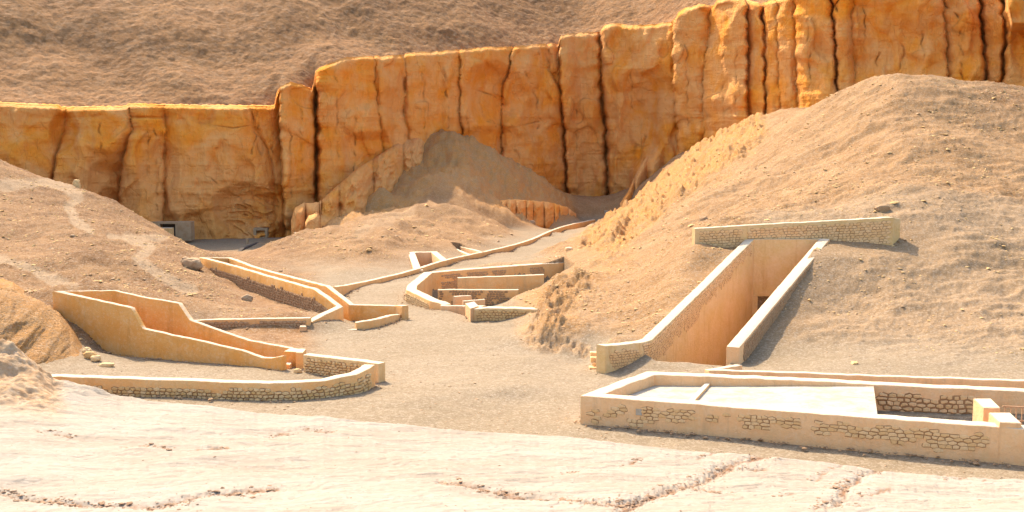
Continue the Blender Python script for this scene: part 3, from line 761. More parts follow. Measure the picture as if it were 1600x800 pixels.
def masonry(parent, face, u0, u1, hfun, sw, sh, mask, mat, gap=.03, proud=.045, seed=1, joined=False, bed=True, limit=300, bedm=None):
    """rubble between hfun(u)=(hmin,hmax) below the wall top; mask(u,h) leaves the plastered areas bare"""
    r = random.Random(seed); nb = 0; JV, JF, BV, BF = [], [], [], []
    hmin = min(hfun(u)[0] for u in np.linspace(u0, u1, 30)); hmax = max(hfun(u)[1] for u in np.linspace(u0, u1, 30))
    rows = []; h = hmin-sh; k = 0
    while h < hmax+sh:
        ch = sh*r.uniform(.8, 1.25); row = []; u = u0-sw*r.uniform(.6, 1.4)
        while u < u1+sw:
            cw = sw*r.uniform(.6, 1.45); row.append((u+cw/2, h+ch/2+r.uniform(-.13, .13)*sh)); u += cw
        rows.append(row); h += ch
    ok = lambda q: u0 <= q[0] <= u1 and hfun(q[0])[0] < q[1] < hfun(q[0])[1] and mask(q[0], q[1])
    okk = [[ok(q) for q in row] for row in rows]
    ar = sw/sh*.9
    for i, row in enumerate(rows):
        for j, q in enumerate(row):
            if not okk[i][j]: continue
            cell = [(q[0]-sw*1.1, q[1]-sh*1.2), (q[0]+sw*1.1, q[1]-sh*1.2), (q[0]+sw*1.1, q[1]+sh*1.2), (q[0]-sw*1.1, q[1]+sh*1.2)]
            st = cell; bd_ = cell
            for ii in range(max(0, i-2), min(len(rows), i+3)):
                for jj, p in enumerate(rows[ii]):
                    if (ii == i and jj == j) or abs(p[0]-q[0]) > 2.2*sw: continue
                    nx, ny = (p[0]-q[0])/ar**2, (p[1]-q[1]); L = math.hypot(nx, ny); nx /= L; ny /= L
                    mx, my = (p[0]+q[0])/2, (p[1]+q[1])/2
                    key = (min(i*999+j, ii*999+jj)*7919+max(i*999+j, ii*999+jj)*104729+seed) % 1000/1000.
                    g_ = gap*(.22+.78*key) if okk[ii][jj] else gap*(.0 if key < .5 else .8*key)
                    st = clip(st, mx-nx*g_, my-ny*g_, nx, ny)
                    e_ = .002 if okk[ii][jj] else (-gap*.45*key if key >= .5 else gap*.3)
                    bd_ = clip(bd_, mx-nx*e_, my-ny*e_, nx, ny)
            # drop very short edges, break long ones
            st = [p for a_, p in enumerate(st) if math.hypot(p[0]-st[a_-1][0], p[1]-st[a_-1][1]) > .02]
            if len(st) < 4 or len(bd_) < 3: continue
            st2 = []
            for a_ in range(len(st)):
                p, p2 = st[a_], st[(a_+1) % len(st)]; st2.append(p)
                if math.hypot(p[0]-p2[0], p[1]-p2[1]) > .55*sw: st2.append(((p[0]+p2[0])/2+r.uniform(-.01, .01), (p[1]+p2[1])/2+r.uniform(-.012, .012)))
            V, Fc = stone_geo(face, st2, q[0], q[1], proud, r)
            if joined or nb >= limit:
                k_ = len(JV); JV += V; JF += [[x+k_ for x in f] for f in Fc]
            else:
                mk('stone', V, Fc, mat, parent); nb += 1; NST[0] += 1
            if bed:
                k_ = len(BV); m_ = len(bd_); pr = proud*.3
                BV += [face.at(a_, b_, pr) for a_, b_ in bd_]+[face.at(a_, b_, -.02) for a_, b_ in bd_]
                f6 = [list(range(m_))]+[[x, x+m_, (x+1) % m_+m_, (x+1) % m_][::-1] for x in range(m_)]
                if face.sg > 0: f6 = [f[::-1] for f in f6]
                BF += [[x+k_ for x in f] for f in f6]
    if JV: tag(mk('rubble_stones', JV, JF, mat, parent), kind='stuff')
    if BV: tag(mk('mortar_joint_shade', BV, BF, bedm or M_bed, parent), kind='stuff')  # earth bedding whose dark colour also stands for joint shade
def nz(u, h, s, k): return float(noise(u/s, h/s, k))

# ---- A: low enclosure in the right foreground
A = empty('walled_enclosure', P(907, 668, 46.2), 'long low plastered stone enclosure in the right foreground with a pale slab inside', 'enclosure')
ax0, ay0 = P(907, 618, 46.2)[:2]; ax1, ay1 = P(1600, 670, 40.2)[:2]
ex = ax1+5.5; ey_ = ay1+(ay1-ay0)/(ax1-ax0)*5.5
bx0, by0 = P(1010, 580, 50.6)[:2]; bx1, by1 = P(1600, 606.5, 47.9)[:2]
zN = P(1600, 670, 40.2)[2]; zB = P(1600, 606.5, 47.9)[2]
pw, E_, I_ = wall('perimeter_wall', [('w', ex, ey_, zN+.05), (1600,670,40.2), (1400,655.5,41.72), (1200,640.5,43.4), (1050,629,44.8), (907,618,46.2), (960,597.5,48.5), (1010,580,50.6),
     (1100,583.5,50.1), (1250,589.5,49.5), (1400,597.5,48.9), (1600,606.5,47.9), ('w', bx1+5, by1-1.1, zB)], -.66, M_pl_a, A, deep=.9)
nv = [i for i in range(len(E_)) if abs(E_[i, 0]-ax0) < .02 and abs(E_[i, 1]-ay0) < .02][0]
fr = Face(E_[:nv+1], True)
def uat(face, px):
    """distance along a face where it crosses photo column px"""
    p, _ = proj(face.e[:, 0], face.e[:, 1], face.e[:, 2]); i = int(np.argmin(np.abs(p-px))); return face.s[i]
def frm(u, h):
    p = fr.at(u, h, 0); px, py = proj(*p)
    return any(a < px+9*nz(u, h, .5, 3) < b and c < py+7*nz(u, h, .7, 5) < d for a, b, c, d in PATA)
def ln(px, a, b, x0=900, x1=1600): return a+(b-a)*(px-x0)/(x1-x0)
PATA = [(920,932,640,655),(951,974,634,650),(1006,1026,636,662),(1022,1085,640,653),(1044,1068,650,661),(985,1008,656,664),(1108,1120,648,659),(1150,1256,650,663),(1128,1146,650,656),(1166,1205,660,670),(1225,1256,655,671),
        (1276,1330,660,678),(1318,1400,665,684),(1395,1470,672,692),(1450,1545,680,700)]
ra, rb = fr.L-uat(fr, 1560), 0
na = masonry(pw, fr, uat(fr, 1560), uat(fr, 916), lambda u: (.28, 1.25), 0.29, .135, frm, M_st_a, .024, .03, 21)
# inner face of the back wall beside the shaft
nb_ = [i for i in range(len(I_)) if I_[i, 1] > 44 and i > nv+3]
bk = Face(I_[nb_], False)
nb2 = masonry(pw, bk, uat(bk, 1378), uat(bk, 1524), lambda u: (.33, 1.7), 0.34, .18, lambda u, h: h > .38+.12*nz(u, 1, 1.2, 3), M_st_a, .05, .05, 5)
# drain window through the front wall
hw_, _p = uat(fr, 998), None
c0 = [fr.at(hw_+a, .36+b, .012) for a, b in ((-.13, 0), (.13, 0), (.13, .26), (-.13, .26))]
c1 = [fr.at(hw_+a, .36+b, -.10) for a, b in ((-.13, 0), (.13, 0), (.13, .26), (-.13, .26))]
mk('drain_hole', c0+[fr.at(hw_+a, .36+b, .012) for a, b in ((-.17, -.03), (.17, -.03), (.17, .30), (-.17, .30))], [[0, 1, 5, 4], [1, 2, 6, 5], [2, 3, 7, 6], [3, 0, 4, 7]], M_pl_a, pw)
cw_ = [fr.at(hw_+a, .36+b, n_) for n_ in (.03, -.05) for a, b in ((-.12, .0), (.12, .0), (.12, .25), (-.12, .25))]
mk('drain_stone', cw_, [[3, 2, 1, 0], [0, 1, 5, 4], [1, 2, 6, 5], [2, 3, 7, 6], [3, 0, 4, 7]], M_slab, pw)
# slab inside
def bil(u, v_):
    NL, FL = P(945, 622, 46.75), P(1026, 605.5, 50.1); NL = np.array([NL[0]+.05, 46.65, .66]); FL = np.array([FL[0], 50.02, .72])
    NRr, FR = P(1371, 648, 42.75), P(1365, 603.5, 48.4)
    return (NL*(1-v_)+FL*v_)*(1-u)+(NRr*(1-v_)+FR*v_)*u
V, Fc = [], []; nu, nv2 = 24, 10
for i in range(nu+1):
    for j in range(nv2+1):
        q = bil(i/nu, j/nv2); q[2] += .015*noise(q[0], q[1], 2); V.append(q)
for i in range(nu):
    for j in range(nv2): a = i*(nv2+1)+j; Fc.append([a, a+nv2+1, a+nv2+2, a+1])
k0 = len(V)
for j in range(nv2+1): q = bil(1, j/nv2).copy(); q[2] -= 3.0; V.append(q)
for j in range(nv2): a = nu*(nv2+1)+j; Fc.append([a, k0+j, k0+j+1, a+1])
mk('floor_slab', V, Fc, M_slab, A, smooth=False)
q0, q1 = bil(.305, .02), bil(.235, .98); q0b, q1b = bil(.33, .02), bil(.258, .98)
for q in (q0, q1, q0b, q1b): q[2] += .13
prism('slab_kerb', [q0, q0b, q1b, q1], .55, M_pl_a, A)
def pq(l, z, zb, name, mat, par):
    """prism from photo corners that lie on the level z"""
    top = []
    for px, py in l:
        d = 20.
        for _ in range(60): d = d*(CH-z)/(CH-P(px, py, d)[2])
        q = P(px, py, d); q[2] = z; top.append(q)
    return prism(name, top, zb, mat, par), top
pq([(1521,622.5),(1548,622.5),(1563,637),(1537,637)], 1.42, -1.5, 'stair_pier', M_pl_a, A)
pq([(1545,644.5),(1578,644.5),(1596,661),(1562,659.5)], 1.50, -1.5, 'stair_pier', M_pl_a, A)
# hand rail of upright bars
RL = empty('railing', P(1600, 660, 43.2), 'brown barred railing between two white piers at the right edge of the low enclosure', 'railing')
r0, r1 = P(1566, 638, 43.3), P(1700, 640, 42.7)
for zz in (1.36, .82):
    boxw('rail', (r0[0], r0[1]), (r1[0], r1[1]), .05, zz, zz+.045, M_rail, RL)
for i in range(15):
    q = r0+(r1-r0)*(i+.5)/15
    boxw('bar', (q[0], q[1]+.008), (q[0]+.03, q[1]+.008), .03, .2, 1.358, M_rail, RL)
GT = pq([(1538,639.5),(1556,639.5),(1556,640.6),(1538,640.6)], 1.25, -.3, 'wooden_board', M_rail, None)[0]
tag(GT, 'small brown upright board between the two white piers of the low enclosure', 'board')

# ---- B: low parapet behind it
bw = wall('parapet_wall', [(1150,569,56.9),(1101,577,54.7),(1108,578.5,54.3),(1250,583.2,53.4),(1400,588.5,52.6),(1600,595.5,51.4),(1900,606,50)], .36, M_pl_a, None, deep=.6)[0]
tag(bw, 'long low plain parapet running along the gravel just behind the right enclosure', 'parapet')

# ---- C: stepped-down tomb entrance in the right mound
T1 = empty('tomb_entrance', P(1140, 590, 60), 'big tomb entrance cut into the right gravel mound between two tall sloping walls', 'tomb entrance')
lw, E_, I_ = wall('side_wall', [(946,541,57.2),(985,537.5,58.6),(1006,534.5,59.6),(1019,531,60.4),(1100,452,68.2),(1178,374,76.15)], .6, M_pl_c, T1, base=-6.2)
lf = Face(E_, False)
def lmask(u, h):
    px, py = proj(*lf.at(u, h, 0))
    if px < 1006: return 952 < px and h > .22 and ((px-978)/27)**2+((py-562)/17)**2 < 1+.35*nz(u, h, .6, 2)
    return h > .14 and h < (1.35 if px < 1090 else 1.15 if px < 1120 else .8)+.45*nz(u, h*.4, .9, 4) and px < 1174
masonry(lw, lf, .1, lf.L-.1, lambda u: (.1, 2.1), 0.25, .145, lmask, M_st_a, .024, .03, 8)
rw, E_, I_ = wall('side_wall', [(1135,541.5,59.6),(1280,372.5,76.3)], -.70, M_pl_a, T1, base=-6.2)
rf = Face(I_, False)
masonry(rw, rf, .7, rf.L-.2, lambda u: (.12, 1.1), .22, .15, lambda u, h: h > .12+.1*nz(u, 0, .8, 1) or u > 5, M_st_b, .03, .05, 9, joined=True)
hz = P(1180, 374, 76.2)[2]
hx0, hx1 = P(1176, 374, 76.2)[0], P(1287, 374, 76.2)[0]; dx0, dx1 = P(1184, 463, 76.2)[0], P(1184, 463, 76.2)[0]+2.3; dz = P(1184, 463, 76.2)[2]
boxw('head_wall', (hx0, 76.2), (hx1, 76.2), .55, dz, hz, M_pl_c, T1)
boxw('door_jamb', (hx0, 76.2), (dx0, 76.2), 0.55, -6.5, dz, M_pl_c, T1)
boxw('door_jamb', (dx1, 76.2), (hx1, 76.2), 0.55, -6.5, dz, M_pl_c, T1)
boxw('door_lining', (dx0-.4, 80.2), (dx1+.4, 80.2), .3, -6.5, dz+.5, M_pl_j, T1)
boxw('door_lining', (dx0-.4, 76.78), (dx0, 76.78), 3.4, -6.5, dz+.5, M_pl_j, T1)
boxw('door_lining', (dx1, 76.78), (dx1+.4, 76.78), 3.4, -6.5, dz+.5, M_pl_j, T1)
boxw('door_lining', (dx0, 76.78), (dx1, 76.78), 3.4, dz+.002, dz+.45, M_pl_j, T1)
# retaining wall above
tw, E_, I_ = wall('retaining_wall', [(1086,357,75.6),(1140,354,76.1),(1190,350.5,76.5),(1290,345.5,76.6),(1396,339.5,75.4),(1407,342.5,76.4)], .55, M_pl_c, None, deep=.35)
tag(tw, 'low horizontal stone retaining wall on the mound directly above the big tomb entrance', 'retaining wall')
tf = Face(E_, False)
masonry(tw, tf, .3, uat(tf, 1388), lambda u: (.22, 1.75), 0.28, .16, lambda u, h: h > .24+.08*nz(u, 1, 1, 5) and abs(u-uat(tf, 1167)) > .22, M_st_a, .024, .03, 10)
# ruined stones at the foot of the left wall
def boulder_mesh(seed, sx=1, sy=1, sz=1, sub=2, rough=.22, flat=0):
    import bmesh
    bm = bmesh.new(); bmesh.ops.create_icosphere(bm, subdivisions=sub, radius=1)
    V = np.array([v.co[:] for v in bm.verts]); n = fbm(V[:, 0]*1.1+seed*7.7, V[:, 1]*1.1, V[:, 2]*1.1, 3)
    V = V*(1+rough*n)[:, None]
    V = np.sign(V)*np.abs(V)**(.85-.25*flat)
    V = V*np.array([sx, sy, sz]); V[:, 2] -= V[:, 2].min()*.8
    for v, c in zip(bm.verts, V): v.co = c
    me = bpy.data.meshes.new('rock'); bm.to_mesh(me); bm.free(); return me
def boulder(px, py, d, sx, sy, sz, seed, label, mat, rz=0, group=None, name='boulder', rough=.22, flat=0, sub=3, sink=.0, z=None, cat='rock'):
    me = boulder_mesh(seed, sx, sy, sz, sub, rough, flat); me.materials.append(mat)
    p = P(px, py, d); zz = float(terrain(np.array([p[0]]), np.array([p[1]]))[0]) if z is None else z
    o = bpy.data.objects.new(name, me); C.objects.link(o); o.location = (p[0], p[1], zz-sink); o.rotation_euler = (0, 0, rz)
    return tag(o, label, cat, group)
stone_l = prism('block', [P(922.5,550.5,59.2)+np.array([0,0,.0]), P(936,551.5,59.2), P(936,551.5,59.2)+np.array([0,.4,0]), P(922.5,550.5,59.2)+np.array([0,.4,0])], P(924,558,59.2)[2], M_st_a)
tag(stone_l, 'loose top stone block lying left of the foot of the big tomb entrance wall', 'stone block')
sl2 = empty('stone_step', P(935, 580, 58.5), 'broken low masonry stub butting the left foot of the big tomb entrance', 'masonry stub')
for i, (x0, x1, y0, y1, d) in enumerate([(923,946,558.5,566,58.8),(932,947,559,572,58.4),(926,940,567,574,58.6),(921,934,574,580,58.3),(935,948,573,583,58.2)]):
    a, b, c = P(x0, y0, d), P(x1, y0+.6, d), P(x0, y1+1, d)
    prism('stone', [a, b, b+np.array([.0, .45, 0]), a+np.array([0, .45, 0])], c[2], M_st_a, sl2)

# ---- E: sunken court in the middle distance
E5 = empty('sunken_court', P(672, 483, 82.4), 'sunken walled court in the middle distance, left foot of the right mound', 'sunken court')
ow, E_, I_ = wall('perimeter_wall', [(691,477,81.5),(686,473.5,81.8),(672,470.3,82.4),(634.5,452.5,86.7),(636,446,90),(662,425.3,99.6),(735,418.8,103.6),(800,414,106.8),(870,409.5,109.9),(960,403,114)], -.8, M_pl_h, E5, base=-3.4)
of = Face(E_, True)
masonry(ow, of, uat(of, 670), uat(of, 636), lambda u: (.25, 1.3), .2, .14, lambda u, h: True, M_st_k, .03, .04, 12, joined=True)
jf = Face(I_[len(I_)//3:], False)
masonry(ow, jf, uat(jf, 690), uat(jf, 850), lambda u: (.28, 2.3), .24, .16, lambda u, h: nz(u, h, 1.5, 3) > -.1 or h > .9, M_st_b, .03, .035, 13, joined=True, bed=False)
wall('inner_wall', [(715,434.5,98.2),(850,429.5,98.6)], .55, M_pl_h, E5, base=-3.4)
iw, E_, I_ = wall('inner_wall', [(684,452.8,93),(810,452.8,93)], .5, M_pl_h, E5, base=-3.4)
f_ = Face(E_, False); masonry(iw, f_, .1, f_.L-.1, lambda u: (.1, 1.5), .25, .16, lambda u, h: nz(u, h, 1.1, 8) > -.2, M_st_b, .03, .035, 14, joined=True, bed=False)
wall('inner_wall', [(711,463.5,88.5),(737,462,89.3)], .35, M_pl_a, E5, base=-3.2)
wall('inner_wall', [(724,470.5,86),(758,467.5,86.6)], .3, M_pl_a, E5, base=-3.2)
wall('threshold_kerb', [(688,478,81.2),(734,478.6,80.9)], .4, M_pl_a, E5, base=-1.6)
fw, E_, I_ = wall('front_wall', [(742,477,79.4),(735,478.6,78.3),(733.5,481.5,77.4),(740,483,76.9),(760,481.5,76.7),(800,481.5,76.4),(850,484,75.8),(868,485,75.6)], .8, M_pl_c, E5, deep=.6, step=.25)
f_ = Face(E_, False)
masonry(fw, f_, uat(f_, 744), f_.L-.1, lambda u: (.13, 1.1), .24, .17, lambda u, h: True, M_st_k, .03, .05, 15, joined=True)
blk_ = pq([(727,474),(741,471),(748,478),(735,482)], -.05, -1.5, 'white_block', M_pl_a, None)[0]
tag(blk_, 'white block at the left end of the front wall of the sunken court', 'stone block')

# ---- F: serpentine kerb wall
sw_, E_, I_ = wall('serpentine_wall', [(518,446.8,84.2),(528,448,89),(560,442.5,97.3),(600,434,102.5),(645,423,107.5),(674,413.5,113),(700,405.5,117.5),(755,394,128),(800,384,138.5),(835,373.5,150),(860,361,165),(888,351.5,184),(930,343,203)], .45, M_pl_h, None, curve=2, deep=.6)
tag(sw_, 'long low curving wall winding up the valley path toward the cliff', 'kerb wall')
# ---- G: two small pits behind it
g1, _, _ = wall('pit_wall', [(650,422.5,109.3),(646,419.5,110.3),(637,393.6,124.3),(683,392.8,125),(700,406.5,117.2)], -.75, M_pl_a, None, base=-4.6)
tag(g1, 'rectangular walled pit just behind the curving wall, the nearer and larger of two', 'walled pit')
g2, _, _ = wall('pit_wall', [(731,398,125.6),(700.5,385.6,134),(719,383.6,135.6),(755,393,128.4)], -.45, M_pl_a, None, base=-4.8)
tag(g2, 'small narrow walled pit behind the curving wall, the farther of the two', 'walled pit')

# ---- H: long corridor on the left, farther one
T2 = empty('tomb_corridor', P(487, 518, 71.5), 'farther long walled corridor on the left, descending from the hill to the valley floor', 'tomb corridor')
hw1, E_, I_ = wall('corridor_wall', [(527,479.3,76.2),(508,465,77.8),(490,452,79.4),(412,430,88),(360,414.5,94.5),(320,404,99.5),(311,402.3,101.2),(362,402.2,103.2),(378,407.5,100.5),(400,416.3,97),(455,431,89.5),(517,446.5,83),(553,474.6,79),(590,476,78.8),(628,477,78.4)], -.42, M_pl_j, T2, base=-3.2)
i0 = [i for i in range(len(E_)) if E_[i, 1] > 99][0]
f_ = Face(E_[:i0], True)
masonry(hw1, f_, .2, f_.L-.5, lambda u: (.62+.12*math.sin(u), 2.1), .26, .18, lambda u, h: h > .62+.25*nz(u, 0, 1.3, 3), M_st_b, .03, .07, 16, joined=True)
wall('end_wall', [(488,502.5,71.35),(512,490,72.6),(536.5,478.8,74.1)], .55, M_pl_h, T2, base=-1.6)
wall('threshold_kerb', [(486.5,514.8,71.2),(557,515.3,71.15)], .35, M_pl_a, T2, base=-1.4)
wall('front_wall', [(556.5,504,71.5),(572,502.5,71.7),(596,497.5,73.2),(614,492.3,75.8),(628.5,491,77.8)], .42, M_pl_h, T2, deep=.5, curve=1)
wall('end_pier', [(616,477.2,78.2),(628,478,77.3)], .5, M_pl_h, T2, deep=.6)
# ---- I: low stone wall between the corridors
ww, E_, I_ = wall('rubble_wall', [(296,501.5,71.6),(330,499.5,71.4),(400,498.3,71.2),(484,496.8,71)], .42, M_pl_h, None, deep=.5)
tag(ww, 'low rubble wall with a plastered top between the two long left corridors', 'rubble wall')
f_ = Face(E_, False)
masonry(ww, f_, .1, f_.L-.2, lambda u: (.16, 1.05), .24, .17, lambda u, h: h > .2+.2*nz(u, 0, 1.2, 2), M_st_b, .03, .05, 17, joined=True)
pr_ = pq([(469,508.5),(478,508.5),(479,510.5),(468,510.5)], -.2, -1.5, 'block', M_pl_a, None)[0]; tag(pr_, 'small upright plastered block against the right end of the low rubble wall', 'stone block')

# ---- J: near corridor on the left
T3 = empty('tomb_corridor', P(442, 585, 57.5), 'nearer tall orange plastered corridor on the left with a stepped wall top', 'tomb corridor')
wall('corridor_wall', [(441,556,57.4),(424,559.5,57.8),(408,559,58.2),(394,553.5,58.5),(376,547.3,58.8),(300,530.5,60),(222,513.6,61.2),(204,480.8,61.7),(150,469,62.9),(82,455.3,64.2),(182,452.8,65.2),(230,463.5,64.4),(285,472.8,63.6),(303,499.3,62.7),(350,516,61.9),(392,530.5,61),(430,537.5,60.4),(470,545.5,59.6)], -.30, M_pl_j, T3, base=-1.3)
pq([(443,549),(451,545),(473,545),(468,550)], .50, -1., 'end_pier', M_pl_j, T3)
pq([(462,550.5),(470,544.5),(478.5,545),(473,551)], .56, -1., 'end_pier', M_pl_h, T3)
pq([(442,568),(449,565.5),(456,566.5),(453,570)], -.02, -1., 'step_block', M_pl_a, T3)
# ---- K: curved front wall
kw, E_, I_ = wall('curved_wall', [(60,587.5,51.7),(110,589,51.55),(170,590.8,51.4),(300,595,51),(370,598,50.6),(420,599,50.3),(470,598,50.3),(508,594.5,50.7),(557,585,51.6),(574,577.5,52.6),(586,570,54.1)], .55, M_pl_h, None, deep=.5, step=.25)
tag(kw, 'curving low wall of exposed rubble stones with a white coping in the left foreground', 'rubble wall')
f_ = Face(E_, False)
masonry(kw, f_, .3, uat(f_, 578), lambda u: (.26, 1.2), .25, .135, lambda u, h: h > .3+.14*nz(u, 0, 1.0, 3)+(.12 if u < 9 else 0), M_st_k, .03, .075, 18)
kb, E_, I_ = wall('rubble_wall', [(474,554.5,57.4),(520,559.5,56.4),(566,564.8,55.5),(591,568.6,54.9)], .5, M_pl_c, None, deep=.5)
tag(kb, 'short rubble wall running from the nearer orange corridor to the tip of the curved wall', 'rubble wall')
f_ = Face(E_, False)
masonry(kb, f_, .1, f_.L-.7, lambda u: (.16, 1.1), .26, .14, lambda u, h: h > .18+.16*nz(u, 0, .8, 2), M_st_k, .03, .06, 19)

# ---- L: things at the foot of the cliff
dq = P(407, 365, 173.5); zf = -4.7
D1 = empty('tomb_doorway', (dq[0], dq[1], zf), 'small square pale framed doorway at the cliff foot, right of the shaded plaza', 'doorway')
x0, x1 = P(396, 365, 173.5)[0], P(418, 365, 173.5)[0]; zt_ = P(400, 356.5, 173.5)[2]; zb_ = P(400, 372.5, 173.5)[2]; yf = 173.5
boxw('jamb', (x0, yf), (x0+.42, yf), 1.5, zb_-.3, zt_, M_grey, D1); boxw('jamb', (x1-.42, yf), (x1, yf), 1.5, zb_-.3, zt_, M_grey, D1)
boxw('lintel', (x0+.42, yf+.02), (x1-.42, yf+.02), 1.5, zt_-.35, zt_-.005, M_grey, D1); boxw('sill', (x0+.42, yf+.02), (x1-.42, yf+.02), 1.5, zb_-.3, zb_+.22, M_grey, D1)
boxw('opening_shade', (x0+.42, yf+1.), (x1-.42, yf+1.), .1, zb_+.22, zt_-.35, M_dark, D1)  # dark panel paints the shade inside the recess
yf = 166.5; X_ = lambda px: P(px, 360, yf)[0]; Z_ = lambda py: P(260, py, yf)[2]
D2 = empty('entrance_building', (X_(275), yf, Z_(372)), 'low plastered entrance front with a dark opening behind the left hill at the cliff foot', 'building')
boxw('wall', (X_(274), yf), (X_(298), yf), 2., Z_(376), Z_(347), M_grey, D2); boxw('wall', (X_(225), yf), (X_(250), yf), 2., Z_(380), Z_(347), M_grey, D2)
boxw('lintel', (X_(250), yf+.02), (X_(274), yf+.02), 2., Z_(350), Z_(347.2), M_grey, D2); boxw('opening_shade', (X_(250), yf+1.2), (X_(274), yf+1.2), .2, Z_(378), Z_(350), M_dark, D2)  # dark sheet at the back stands in for shade in the opening
sb = boxw('screen_wall', (P(236,365,162)[0], 162), (P(268.5,365,162)[0], 162), 1., P(250,380,162)[2], P(250,356.5,162)[2], M_pl_c); tag(sb, 'small orange screen wall in front of the dark opening at the cliff foot', 'wall')
po = boxw('marker_post', (P(384.5,376,165)[0], 165), (P(388,376,165)[0], 165), .35, P(386,381,165)[2], P(386,373,165)[2], M_grey); tag(po, 'little grey post standing on the shaded plaza left of the square doorway', 'post')
dw = wall('ramp_kerb', [(371,397.5,151),(383,386.5,158),(405,378.5,167)], .5, M_dark, None, deep=.5)[0]; tag(dw, 'dark low kerb running up the shaded plaza toward the square doorway', 'kerb')  # dark colour paints the shade lying on this kerb
D3 = empty('tomb_doorway', P(948, 343, 212), 'small far doorway with a pale post, at the cliff foot beside the right mound', 'doorway')
yf = 212.; X_ = lambda px: P(px, 336, yf)[0]; Z_ = lambda py: P(948, py, yf)[2]
boxw('jamb', (X_(944.5), yf), (X_(949.5), yf), .8, Z_(345), Z_(329.5), M_slab, D3); boxw('lintel', (X_(949.5), yf+.02), (X_(962), yf+.02), .8, Z_(333), Z_(329.8), M_grey, D3)
boxw('opening_shade', (X_(949.5), yf+.5), (X_(962), yf+.5), .1, Z_(346), Z_(333), M_dark, D3)  # shade of the far recess painted as a dark panel
rk = wall('ramp_wall', [(905,360.5,178),(924,348.5,196),(952,341.5,213)], -2.2, M_grey, None, deep=.6)[0]; tag(rk, 'grey sloping ramp wall climbing to the far doorway beside the right mound', 'ramp wall')
sg = wall('stub_wall', [(869.5,401,112.4),(894,396.4,114)], .4, M_pl_c, None, deep=.6)[0]; tag(sg, 'short golden wall stub at the edge of the right mound above the sunken court', 'wall stub')
hq = pq([(865,399.5),(868,395.5),(884,393.8),(886,397)], P(875,397,118)[2], P(875,397,118)[2]-.5, 'timber_hatch', M_dark, None)[0]; tag(hq, 'dark flat hatch on the path behind the short golden wall stub', 'hatch')
boulder(889, 393, 116, .42, .4, .36, 5, 'white squarish block beside the dark hatch at the mound edge', M_pl_a, rough=.1, flat=1, z=P(889,396,116)[2])
print('stones', NST[0])
# ------------------------------------------------------------------ rock bluffs and outcrops
def bluff(name, pts, label, mat, lobes, bulge=1.0, back=5., seed=1, lean=.0, n=170, m=46, crackd=.6, attrs=None, cat='rock outcrop', kind=None, rough=1., rockv=1.):
    """a rock face with lobes; pts = (px, base py, top py, distance of the base)"""
    pts = np.array(pts, float); u = np.linspace(pts[0, 0], pts[-1, 0], n)
    by, ty, dd0 = [np.interp(u, pts[:, 0], pts[:, i]) for i in (1, 2, 3)]
    zb_ = np.array([P(a, b, c)[2] for a, b, c in zip(u, by, dd0)]); v_ = np.linspace(-.35, 1, m)[:, None]
    DB = dd0+lean*np.clip(v_, 0, 1)
    zt_ = np.array([P(a, b, c)[2] for a, b, c in zip(u, ty, DB[-1])])
    ZZ = zb_+(zt_-zb_)*v_
    lb = np.array(lobes, float); seg = np.clip(np.searchsorted(lb, u)-1, 0, len(lb)-2)
    t = np.clip((u-lb[seg])/(lb[seg+1]-lb[seg]), 0, 1)
    wob = .10*noise(u/9+0*v_, v_*3+seed, 2)
    t = np.clip(t+wob*np.sin(math.pi*t), 0, 1)
    dep = bulge*(1-np.abs(2*t-1)**2.6)-crackd*np.exp(-(np.minimum(t, 1-t)/.05)**2)
    endf = sm((u-u[0])/(.06*(u[-1]-u[0])))*sm((u[-1]-u)/(.06*(u[-1]-u[0])))
    XX = (u-800)/F/CP*DB; o_ = dep+rough*(.5*fbm(XX/3, seed, ZZ/5, 4)+.22*ridged(XX/1.2, seed, ZZ/2, 4))
    top = np.clip((v_-.72)/.28, 0, 1); o_ = o_-(1-np.sqrt(np.clip(1-top**2, 0, 1)))*(bulge+.8)*1.2
    YY = DB-o_*(.3+.7*endf); XX = (u-800)/F/CP*YY
    rows = [np.stack([XX, YY, ZZ], -1)]
    for k_ in range(1, 10):
        b_ = back*k_/9; q = rows[0][-1].copy(); q[:, 1] += b_; q[:, 0] += b_*(u-800)/F; q[:, 2] += -.8*(k_/9)**2*back*.5+.15*noise(u/6, k_, seed); rows.append(q[None])
    Vv = np.concatenate(rows, 0); cr_ = np.concatenate([np.broadcast_to(np.exp(-(np.minimum(t, 1-t)/.035)**2)*.3, ZZ.shape), np.zeros((9, n))], 0)
    gr_ = np.clip(.6+.8*fbm(Vv[..., 0]/6, seed, Vv[..., 2]/4, 3), 0, 1)*.85
    me = mesh_np(name, Vv.reshape(-1, 3), gridq(m+9, n), mat, True, attrs or dict(grey=gr_.ravel(), crack=cr_.ravel(), rock=(rockv*np.clip(1.1-gr_*.5, 0, 1)).ravel(), hill=np.ones(Vv.shape[:2]).ravel()))
    o = link(name, me); return tag(o, label, cat, kind=kind)
bluff('rock_bluff', [(768,359,326,181),(778,357,315,182),(800,355,312,185),(830,353,314,189.5),(860,351,317,195),(885,348,324,201),(900,343,334,206)], 'row of rounded orange rock columns at the foot of the shaded central mound, right side', M_cliff,
      [768,792,806,822,833,850,866,874,888,904], .8, 12, 3, 2.2, crackd=.35, rough=1.7, n=240, m=80)
bluff('rock_bluff', [(456,369,345,163),(462,369,326,164),(474,368,319,165),(500,366,317,166),(503,364,312,167)], 'small orange rock knobs at the foot of the tall split pillar', M_cliff, [455,479,501,506], 1.2, 4, 5, 1.5, n=80)
bluff('rock_bluff', [(478,369,348,159),(484,369,338,160),(497,368,333,160),(501,367,338,160)], 'lowest round orange knob in front of the tall split pillar', M_cliff, [477,502], 1.0, 2.5, 6, 1., n=50, m=26)
